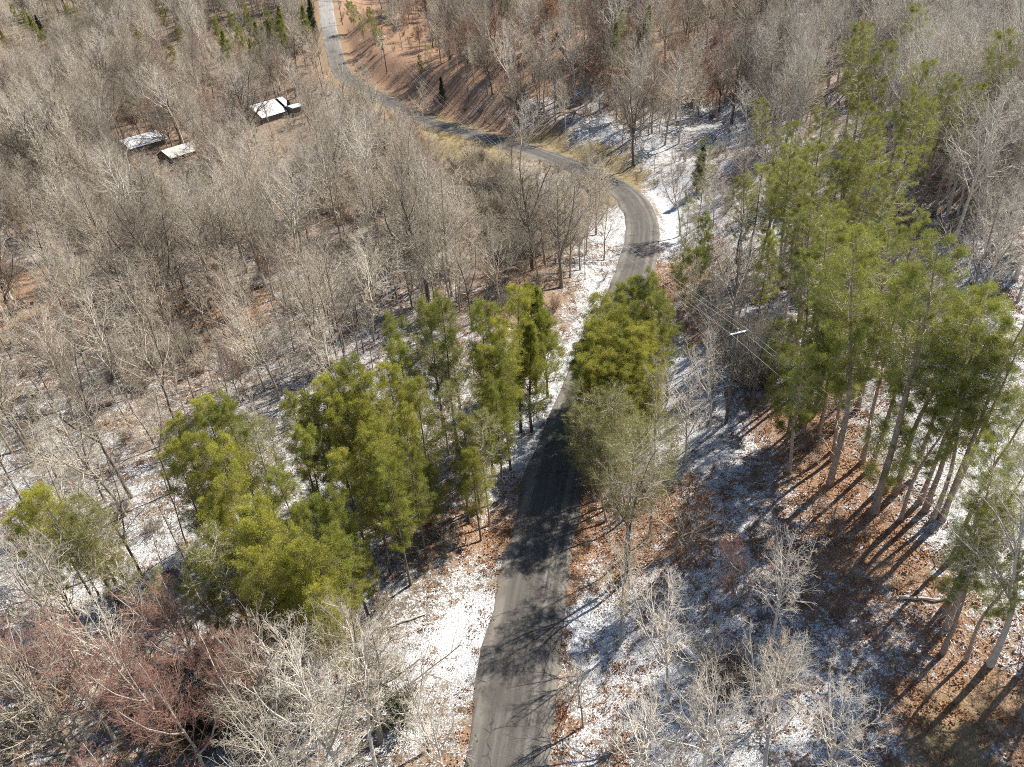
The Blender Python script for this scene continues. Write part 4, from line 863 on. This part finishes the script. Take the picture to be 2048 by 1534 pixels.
# --- shrubs one can pick out --------------------------------------------------------------
def shrub(label, form, px, py, s):
    p = land(px, py)
    root = thing("shrub", label, "shrub", p, (0, 0, rnd.uniform(0, 6)), "shrubs at the wood's edges", s)
    for pn, me in FORMS[form]:
        o = bpy.data.objects.new(pn, me); COL.objects.link(o); o.parent = root
SHR = [("dark green leafy shrub in the red-twigged thicket", 'green_shrub', 440, 1450, 1.5), ("low dark green shrub left of the big green thicket shrub", 'green_shrub', 385, 1490, 1.1),
       ("olive shrub at the edge of the shaded blue snow", 'green_shrub', 800, 1440, .9), ("dark evergreen shrub at the wood's outer corner", 'green_shrub', 60, 1470, .9),
       ("tan bush at the inner edge of the road bend", 'shrub3', 1120, 470, 1.6), ("pale tan bush left of the bend's tan bush", 'shrub3', 1075, 455, 1.4), ("yellow-tan bush below the orange ditch", 'shrub3', 345, 640, 1.5),
       ("dark brown thicket bush inside the bend", 'shrub2', 985, 470, 1.9), ("brown bush at the thicket's lower end", 'shrub2', 1030, 520, 1.7), ("dark bush between thicket and valley wood", 'shrub2', 930, 420, 1.8), ("brown bush by the grassy verge", 'shrub4', 890, 370, 1.8),
       ("dark green shrub at the lower corner among red twigs", 'green_shrub', 520, 1400, 1.0), ("dark evergreen shrub under the pale snowy maple", 'green_shrub', 150, 1400, .8),
       ("bare bush at the orange leaf patch on the slope", 'shrub2', 1610, 900, .9), ("reddish bush on the rust slope under the pines", 'shrub4', 1660, 1080, 1.0), ("reddish bush on the slope right of the snowy log", 'shrub4', 1480, 1200, 1.2),
       ("dark bush below the power pole", 'shrub2', 1530, 780, 1.3), ("dark bush beside the small snow patch", 'shrub2', 1500, 720, 1.3), ("brown bush at the roadside leaf patch by the bend", 'shrub4', 1110, 620, .9), ("wide bare bush on the far hollow's near side", 'shrub3', 1385, 215, 2.0)]
for s_ in SHR: shrub(*s_)

# --- bare trees: hand-placed ones first -----------------------------------------------------
BL = {'up': "slender grey bare tree", 'wide': "broad-crowned bare tree", 'pale': "pale-barked bare tree", 'pole': "thin young bare tree", 'red': "red-twigged bare tree", 'oak': "small brown-leaved tree"}
def blook(k): return BL[k.rstrip('0123456789')]
HAND = [  # base px, form, height
 (1123, 575, 'wide1', 15), (1130, 500, 'up1', 12), (1150, 465, 'up3', 12), (1172, 510, 'up1', 11), (1192, 470, 'wide1', 10), (1100, 480, 'up3', 12), (1208, 520, 'up3', 10), (1140, 555, 'up1', 11), (1090, 530, 'wide1', 11), (1175, 440, 'up3', 11), (1206, 432, 'up1', 10), (1075, 560, 'up3', 12), (1110, 450, 'pole3', 9), (1170, 560, 'pole1', 9), (1266, 331, 'wide2', 17), (520, 306, 'wide2', 18), (1333, 1424, 'pale2', 11), (228, 1244, 'pole2', 15), (160, 1330, 'pale1', 14), (210, 1330, 'up1', 14), (400, 300, 'wide1', 13), (340, 310, 'wide1', 12), (140, 290, 'wide2', 17), (115, 250, 'wide2', 17),
 (805, 100, 'pale2', 15), (655, 720, 'up2', 17), (690, 715, 'up1', 16), (560, 800, 'up3', 15), (330, 630, 'up4', 15), (345, 600, 'wide1', 14), (640, 330, 'up2', 18), (680, 420, 'up2', 18), (1160, 540, 'up1', 12), (1180, 420, 'wide1', 11), (1360, 470, 'pale2', 12), (1180, 270, 'up4', 10), (1330, 290, 'wide1', 12), (1130, 130, 'pale1', 15),
 (1255, 1160, 'up4', 14), (1350, 1120, 'oak1', 9), (1310, 900, 'pale1', 10), (1370, 930, 'pale1', 9), (1420, 860, 'pale2', 10), (1500, 830, 'up4', 12), (1540, 1300, 'pale1', 10), 
 (640, 1500, 'pale1', 13), (760, 1560, 'pale2', 13), (700, 1600, 'pale1', 14), (600, 1560, 'wide1', 13), (860, 1500, 'pale1', 9), (900, 1580, 'pale1', 10), (300, 1440, 'pale1', 12), (230, 1480, 'red1', 12), (420, 1370, 'red1', 11), (560, 1330, 'red1', 10), (480, 1420, 'red2', 9), (350, 1500, 'red1', 12), (120, 1480, 'red1', 12), (180, 1560, 'wide1', 13), (420, 1560, 'red1', 12),
 (1250, 1600, 'pale2', 12), (1400, 1580, 'pale1', 12), (1520, 1580, 'pale2', 11), (1640, 1600, 'pale1', 10), (1250, 1150, 'sparse2', 14), (1300, 1070, 'sparse2', 12), (1225, 1010, 'sparse2', 12),
 (1240, 1290, 'up1', 11), 
 (1980, 1330, 'pale2', 16), (2080, 1380, 'pale1', 16), (2120, 1250, 'tall2', 20), (2200, 1320, 'pale2', 18), (2100, 1560, 'pale2', 16), (2250, 1200, 'tall1', 20),
 (2030, 560, 'pale1', 16), (2010, 430, 'pale2', 18), (1960, 420, 'pale1', 16), (2060, 350, 'pale2', 18), (2040, 680, 'pale1', 14),
]
for px, py, form, h in HAND:
    p = land(px, py)
    if form.startswith('tall') or form.startswith('sparse'):
        plant(form, "pine_tree", "pine", LOOK[form], p, rnd.uniform(0, 6.28), h / HT[form], .02, 0, "tall pines on the slope right of the road" if form[0] == 't' else "pines of the clumps beside the road")
    else:
        plant(form, "bare_tree", "bare tree", blook(form), p, rnd.uniform(0, 6.28), h / HT[form], rnd.uniform(0, .06), rnd.uniform(0, 6.28), "leafless trees of the wood")
    SITES.append((p[0], p[1], 1.2))
n_hand = sum(1 for q in HAND if q[2][:4] not in ('tall', 'spar'))

# --- the wood at large -------------------------------------------------------------------------
def candidates(cell, y0, y1):
    ys = np.arange(y0, y1, cell)
    out = []
    for y in ys:
        half = 16 + (y + 20) * .82
        x = np.arange(-half, half, cell)
        out.append(np.stack([x + NR.uniform(-.5, .5, len(x)) * cell, y + NR.uniform(-.5, .5, len(x)) * cell], 1))
    return np.concatenate(out)
C = np.concatenate([candidates(2.1, 8, 170), candidates(2.5, 170, 420)])
D, _, _ = road_near(C[:, 0], C[:, 1])
C = C[np.abs(D) > 4.6]
z = gz(C[:, 0], C[:, 1])
px, py, zc = project(C[:, 0], C[:, 1], z)
tx, ty, _ = project(C[:, 0], C[:, 1], z + 14)
vis = (zc > 10) & (px > -260) & (px < 2130) & (ty < 1650) & (py > -160)
C = C[vis]; px, py, zc, ty, z = px[vis], py[vis], zc[vis], ty[vis], z[vis]
cvc = cover(C[:, 0], C[:, 1])
near_right = (px > 1140) & (py > 760)
keep = NR.random(len(C)) < cvc[:, 0] * np.where(near_right, .20, np.where((px > 540) & (py > 1200), .36, np.where(py > 380, .32, .40)))
C, cvc, px, py, zc, ty, z = C[keep], cvc[keep], px[keep], py[keep], zc[keep], ty[keep], z[keep]
S_ = np.array(SITES)
okm = np.ones(len(C), bool)
for sx, sy, sr in SITES:
    okm &= (C[:, 0] - sx) ** 2 + (C[:, 1] - sy) ** 2 > (sr + .9) ** 2
C, cvc, px, py, zc, ty, z = (q[okm] for q in (C, cvc, px, py, zc, ty, z))
# ground that the photograph shows open: no tree stands in front of it (place, radius)
OPEN = [(x_, y_, 16 + y_ * .02) for x_, y_, z_ in ROAD_PX if y_ < 660 and not (702 < x_ < 812)]
OPEN += [(540, 228, 24), (585, 216, 18), (285, 286, 22), (362, 305, 20), (900, 288, 26), (940, 298, 20), (870, 268, 15), (760, 120, 26), (740, 90, 24), (720, 60, 18), (780, 150, 26), (700, 30, 14), (830, 190, 18),
         (1180, 270, 34), (1230, 320, 26), (1180, 305, 24), (1290, 345, 24), (1410, 250, 24), (1450, 235, 24), (1340, 470, 22), (1330, 420, 18), (1240, 470, 16), (1200, 560, 16), (1165, 640, 20), (1130, 740, 28), (1085, 830, 28), (1040, 930, 28),
         (960, 1080, 40), (900, 1290, 50), (940, 1200, 40), (1360, 730, 50), (1480, 950, 70), (1560, 880, 50), (1650, 900, 50), (1720, 1040, 60), (1960, 990, 60), (1800, 1150, 60), (1930, 1420, 90), (1820, 1300, 60), (1720, 1370, 60),
         (30, 500, 20), (90, 1240, 30), (1080, 230, 26), (990, 400, 30), (520, 1120, 70), (600, 1150, 70), (440, 1050, 60), (640, 1050, 60), (760, 900, 60), (640, 880, 70), (400, 900, 60), (1700, 400, 90), (1700, 250, 70), (1780, 520, 90), (1850, 480, 60), (1250, 660, 50), (640, 210, 10)]
OPEN += [(x_, y_ + 15, 9) for x_, y_, h_, f_ in PINES if y_ < 100 and x_ < 650]
OP = np.array(OPEN, float)
def hides(x, y, z0, h, cr):
    f = np.array([.3, .5, .7, .9])
    a_, b_, c_ = project(np.full(4, x), np.full(4, y), z0 + h * f)
    rr = cr * FPX / c_ * np.array([.6, 1, .9, .5])
    d = np.sqrt((a_[:, None] - OP[None, :, 0]) ** 2 + (b_[:, None] - OP[None, :, 1]) ** 2) - rr[:, None] * .75 - OP[None, :, 2]
    return d.min() < 0
rows = []
for i in range(len(C)):
    r = rnd.random(); red = cvc[i, 4]; leafy = cvc[i, 2]
    right_up = px[i] > 1560 and py[i] < 760
    hillm = 800 < px[i] < 1500 and py[i] < 260
    if r < red * .62: k = rnd.choice(['red1', 'red2'])
    elif hillm and rnd.random() < .36: k = rnd.choice(['oak1', 'oak2', 'oak1'])
    elif leafy > .6 and rnd.random() < .10: k = 'oak2'
    elif right_up: k = rnd.choice(['pale1', 'pale2', 'pale2', 'pale1', 'up3', 'pole3'])
    elif py[i] > 1250 and px[i] > 560: k = rnd.choice(['pale1', 'up3', 'up1', 'wide1', 'pole3'])
    elif px[i] > 1150 and py[i] > 300: k = rnd.choice(['up1', 'up3', 'pole1', 'pole3', 'pole2', 'up4'])
    elif py[i] > 640: k = rnd.choice(['up1', 'up3', 'up4', 'pole1', 'pole2', 'pole3', 'pole1', 'pole2', 'pole3'])
    else: k = rnd.choice(['up1', 'up2', 'up3', 'up4', 'up1', 'wide1', 'pole1', 'pole2', 'up3', 'pole3', 'wide2', 'pale2'])
    sc = rnd.uniform(.55, 1.02)
    if cvc[i, 0] < .35: sc *= .75
    if px[i] > 1150 and 700 < py[i] and k[:2] != 'ta': sc *= .72
    if rnd.random() < .97 and hides(C[i, 0], C[i, 1], z[i], HT[k] * sc, HT[k] * sc * (.07 if k[:2] == 'po' else .2 if k[:2] in ('wi', 're', 'pa') else .14)): continue
    rows.append((k, C[i, 0], C[i, 1], z[i], rnd.uniform(0, 6.28), sc, px[i], py[i], zc[i], ty[i]))
# the largest in the picture are individuals
def in_view(r):
    return -20 < r[6] < 2068 and r[9] < 1534 and r[7] > 0
rows.sort(key=lambda r: -(r[5] * HT[r[0]] / r[8]) if in_view(r) else 1)
NIND = 298 - n_hand
used = {'n': 0}
rest = []
for r in rows:
    k, x, y, zz, rz, sc = r[:6]
    if used['n'] < NIND and in_view(r):
        used['n'] += 1
        plant(k, "bare_tree", "bare tree", blook(k), (x, y, zz), rz, sc, rnd.uniform(0, .07), rnd.uniform(0, 6.28), "leafless trees of the wood")
    else: rest.append(r)
finish_labels()

# --- masses: geometry nodes put one form at each point of one object -----------------------------
def joined_form(key):
    parts, mats = [], []
    for pn, me in FORMS[key]:
        nv = len(me.vertices); v = np.empty(nv * 3, np.float32); me.vertices.foreach_get("co", v)
        nl_ = len(me.loops); li = np.empty(nl_, np.int32); me.loops.foreach_get("vertex_index", li)
        lt = np.empty(len(me.polygons), np.int32); me.polygons.foreach_get("loop_total", lt)
        k = int(lt[0]); assert (lt == k).all()
        parts.append((v.reshape(-1, 3), li.reshape(-1, k), len(mats))); mats.append(me.materials[0])
    return mesh_np(key, parts, mats)
def scatter(name, label, pts, idx, rot, scl, meshes):
    """one object: points, each instancing one of the meshes"""
    me = bpy.data.meshes.new(name); me.vertices.add(len(pts)); me.vertices.foreach_set("co", np.asarray(pts, np.float32).ravel())
    for nm, typ, arr in (("form", 'INT', np.asarray(idx, np.int32)), ("turn", 'FLOAT_VECTOR', np.asarray(rot, np.float32)), ("size", 'FLOAT', np.asarray(scl, np.float32))):
        a_ = me.attributes.new(nm, typ, 'POINT'); a_.data.foreach_set("vector" if typ == 'FLOAT_VECTOR' else "value", arr.ravel())
    o = link(name, me, kind="stuff", label=label)
    col = bpy.data.collections.new(name + "_forms")
    for i, m in enumerate(meshes):
        q = bpy.data.objects.new("%s_form_%02d" % (name, i), m); col.objects.link(q)
    ng = bpy.data.node_groups.new(name, 'GeometryNodeTree')
    ng.interface.new_socket("Geometry", in_out='INPUT', socket_type='NodeSocketGeometry'); ng.interface.new_socket("Geometry", in_out='OUTPUT', socket_type='NodeSocketGeometry')
    gi = ng.nodes.new('NodeGroupInput'); go = ng.nodes.new('NodeGroupOutput')
    ci = ng.nodes.new('GeometryNodeCollectionInfo'); ci.inputs['Collection'].default_value = col; ci.inputs['Separate Children'].default_value = True; ci.inputs['Reset Children'].default_value = True
    ip = ng.nodes.new('GeometryNodeInstanceOnPoints'); ip.inputs['Pick Instance'].default_value = True
    def named(nm, t):
        n = ng.nodes.new('GeometryNodeInputNamedAttribute'); n.data_type = t; n.inputs[0].default_value = nm; return n.outputs[0]
    ng.links.new(gi.outputs[0], ip.inputs['Points']); ng.links.new(ci.outputs[0], ip.inputs['Instance'])
    ng.links.new(named("form", 'INT'), ip.inputs['Instance Index'])
    e2r = ng.nodes.new('FunctionNodeEulerToRotation'); ng.links.new(named("turn", 'FLOAT_VECTOR'), e2r.inputs[0]); ng.links.new(e2r.outputs[0], ip.inputs['Rotation'])
    ng.links.new(named("size", 'FLOAT'), ip.inputs['Scale'])
    ng.links.new(ip.outputs[0], go.inputs[0])
    md = o.modifiers.new("scatter", 'NODES'); md.node_group = ng
    return o
keys = sorted(set(r[0] for r in rest))
scatter("bare_wood", "mass of leafless trees filling the valley and far slopes", [r[1:4] for r in rest], [keys.index(r[0]) for r in rest],
        [(rnd.gauss(0, .03), rnd.gauss(0, .03), r[4]) for r in rest], [r[5] for r in rest], [joined_form(k) for k in keys])

# undergrowth
C = np.concatenate([candidates(1.5, 8, 150), candidates(2.2, 150, 330)])
D, _, _ = road_near(C[:, 0], C[:, 1]); C = C[np.abs(D) > 3.9]
cvc = cover(C[:, 0], C[:, 1]); ux, uy, _ = project(C[:, 0], C[:, 1], gz(C[:, 0], C[:, 1]))
keep = NR.random(len(C)) < cvc[:, 5] * np.where((ux > 1140) & (uy > 600), .62, np.where((ux < 1000) & (uy > 420), .45, .6))
C, cvc = C[keep], cvc[keep]; ux_, uy_ = ux[keep], uy[keep]
sk = ['shrub1', 'shrub2', 'shrub3', 'shrub4']
idx = []
for i in range(len(C)):
    q = rnd.random()
    idx.append(3 if q < cvc[i, 4] * .6 else 2 if q > .88 - cvc[i, 3] * .4 else 1 if q > .55 else 0)
scatter("undergrowth", "low leafless brush covering the forest floor", np.column_stack([C, gz(C[:, 0], C[:, 1])]), idx,
        [(rnd.gauss(0, .1), rnd.gauss(0, .1), rnd.uniform(0, 6.28)) for _ in idx], [rnd.uniform(.2, .8) ** 1.25 * (.55 if ux_[i] > 1140 and uy_[i] > 600 else 1) for i in range(len(idx))], [joined_form(k) for k in sk])

# dark thicket in the hollow inside the bend
TH = []
for (qx, qy, qr, n_) in ((985, 440, 60, 70), (1030, 510, 50, 45), (920, 390, 50, 40), (960, 350, 40, 25), (1000, 400, 45, 35), (340, 700, 60, 25), (250, 740, 60, 25), (1520, 740, 50, 30), (1490, 700, 40, 20), (1440, 1380, 60, 8)):
    for _ in range(n_):
        q_ = land(qx + rnd.gauss(0, qr * .6), qy + rnd.gauss(0, qr * .5))
        if abs(road_near(q_[0], q_[1])[0][0]) > 5: TH.append(q_)
scatter("dark_thicket", "dark tangled brush in the hollows beside the road", TH, [rnd.randrange(2) for _ in TH], [(rnd.gauss(0, .1), rnd.gauss(0, .1), rnd.uniform(0, 6.28)) for _ in TH],
        [rnd.uniform(.7, 1.5) for _ in TH], [joined_form('shrub2'), joined_form('shrub1')])

# fallen leaves in patches, and dry grass tufts
def leaf_patch(seed, n, rad, mat):
    rg = np.random.default_rng(seed)
    p = np.column_stack([rg.normal(0, rad, n), rg.normal(0, rad, n), np.abs(rg.normal(.02, .03, n))])
    v, f = blades(rg, p, np.column_stack([rg.normal(0, 1, n), rg.normal(0, 1, n), rg.normal(.15, .35, n)]), 1, .09, .17, .10, .1)
    return mesh_np("leaf_patch", [(v, f, 0)], [mat], False)
def tuft(seed, n, mat):
    rg = np.random.default_rng(seed)
    p = np.column_stack([rg.normal(0, .16, n), rg.normal(0, .16, n), np.zeros(n)])
    v, f = blades(rg, p, np.column_stack([rg.normal(0, .35, n), rg.normal(0, .35, n), np.ones(n)]), 1, .25, .6, .03, .15)
    return mesh_np("grass_tuft", [(v, f, 0)], [mat], False)
C = candidates(.75, 10, 105)
D, _, _ = road_near(C[:, 0], C[:, 1]); C = C[np.abs(D) > 2.55]
px, py, zc = project(C[:, 0], C[:, 1], gz(C[:, 0], C[:, 1])); C = C[(px > -40) & (px < 2090) & (py < 1590)]
cvc = cover(C[:, 0], C[:, 1]); D, _, _ = road_near(C[:, 0], C[:, 1])
dens = np.clip(cvc[:, 2] * 1.0 + .10 + np.where(D > 0, .45, .12) * np.exp(-((np.abs(D) - 3.0) / .35) ** 2), 0, 1)
keep = NR.random(len(C)) < dens * .75
L_ = C[keep]
scatter("fallen_leaves", "rust-brown fallen leaves scattered over the snow", np.column_stack([L_, gz(L_[:, 0], L_[:, 1]) + .01]), NR.integers(0, 3, len(L_)),
        [(0, 0, rnd.uniform(0, 6.28)) for _ in L_], NR.uniform(.7, 1.3, len(L_)), [leaf_patch(51, 40, .33, LEAF_LITTER), leaf_patch(52, 26, .4, LEAF_LITTER), leaf_patch(53, 50, .25, LEAF_BROWN)])
C = candidates(.9, 10, 190)
D, _, _ = road_near(C[:, 0], C[:, 1]); C = C[np.abs(D) > 3.0]
px, py, zc = project(C[:, 0], C[:, 1], gz(C[:, 0], C[:, 1])); C = C[(zc > 8) & (px > -40) & (px < 2090) & (py < 1590)]
cvc = cover(C[:, 0], C[:, 1]); keep = NR.random(len(C)) < np.clip(cvc[:, 3] - .12, 0, 1) * .8
L_ = C[keep]
scatter("dry_grass", "tan dry grass on the verges and the brown slope", np.column_stack([L_, gz(L_[:, 0], L_[:, 1])]), NR.integers(0, 2, len(L_)),
        [(0, 0, rnd.uniform(0, 6.28)) for _ in L_], NR.uniform(.6, 1.2, len(L_)), [tuft(61, 40, GRASS_DRY), tuft(62, 30, GRASS_DRY)])
print("bare individuals", used['n'] + n_hand, "wood", len(rest), "brush", len(idx), "pines", len(PINES))
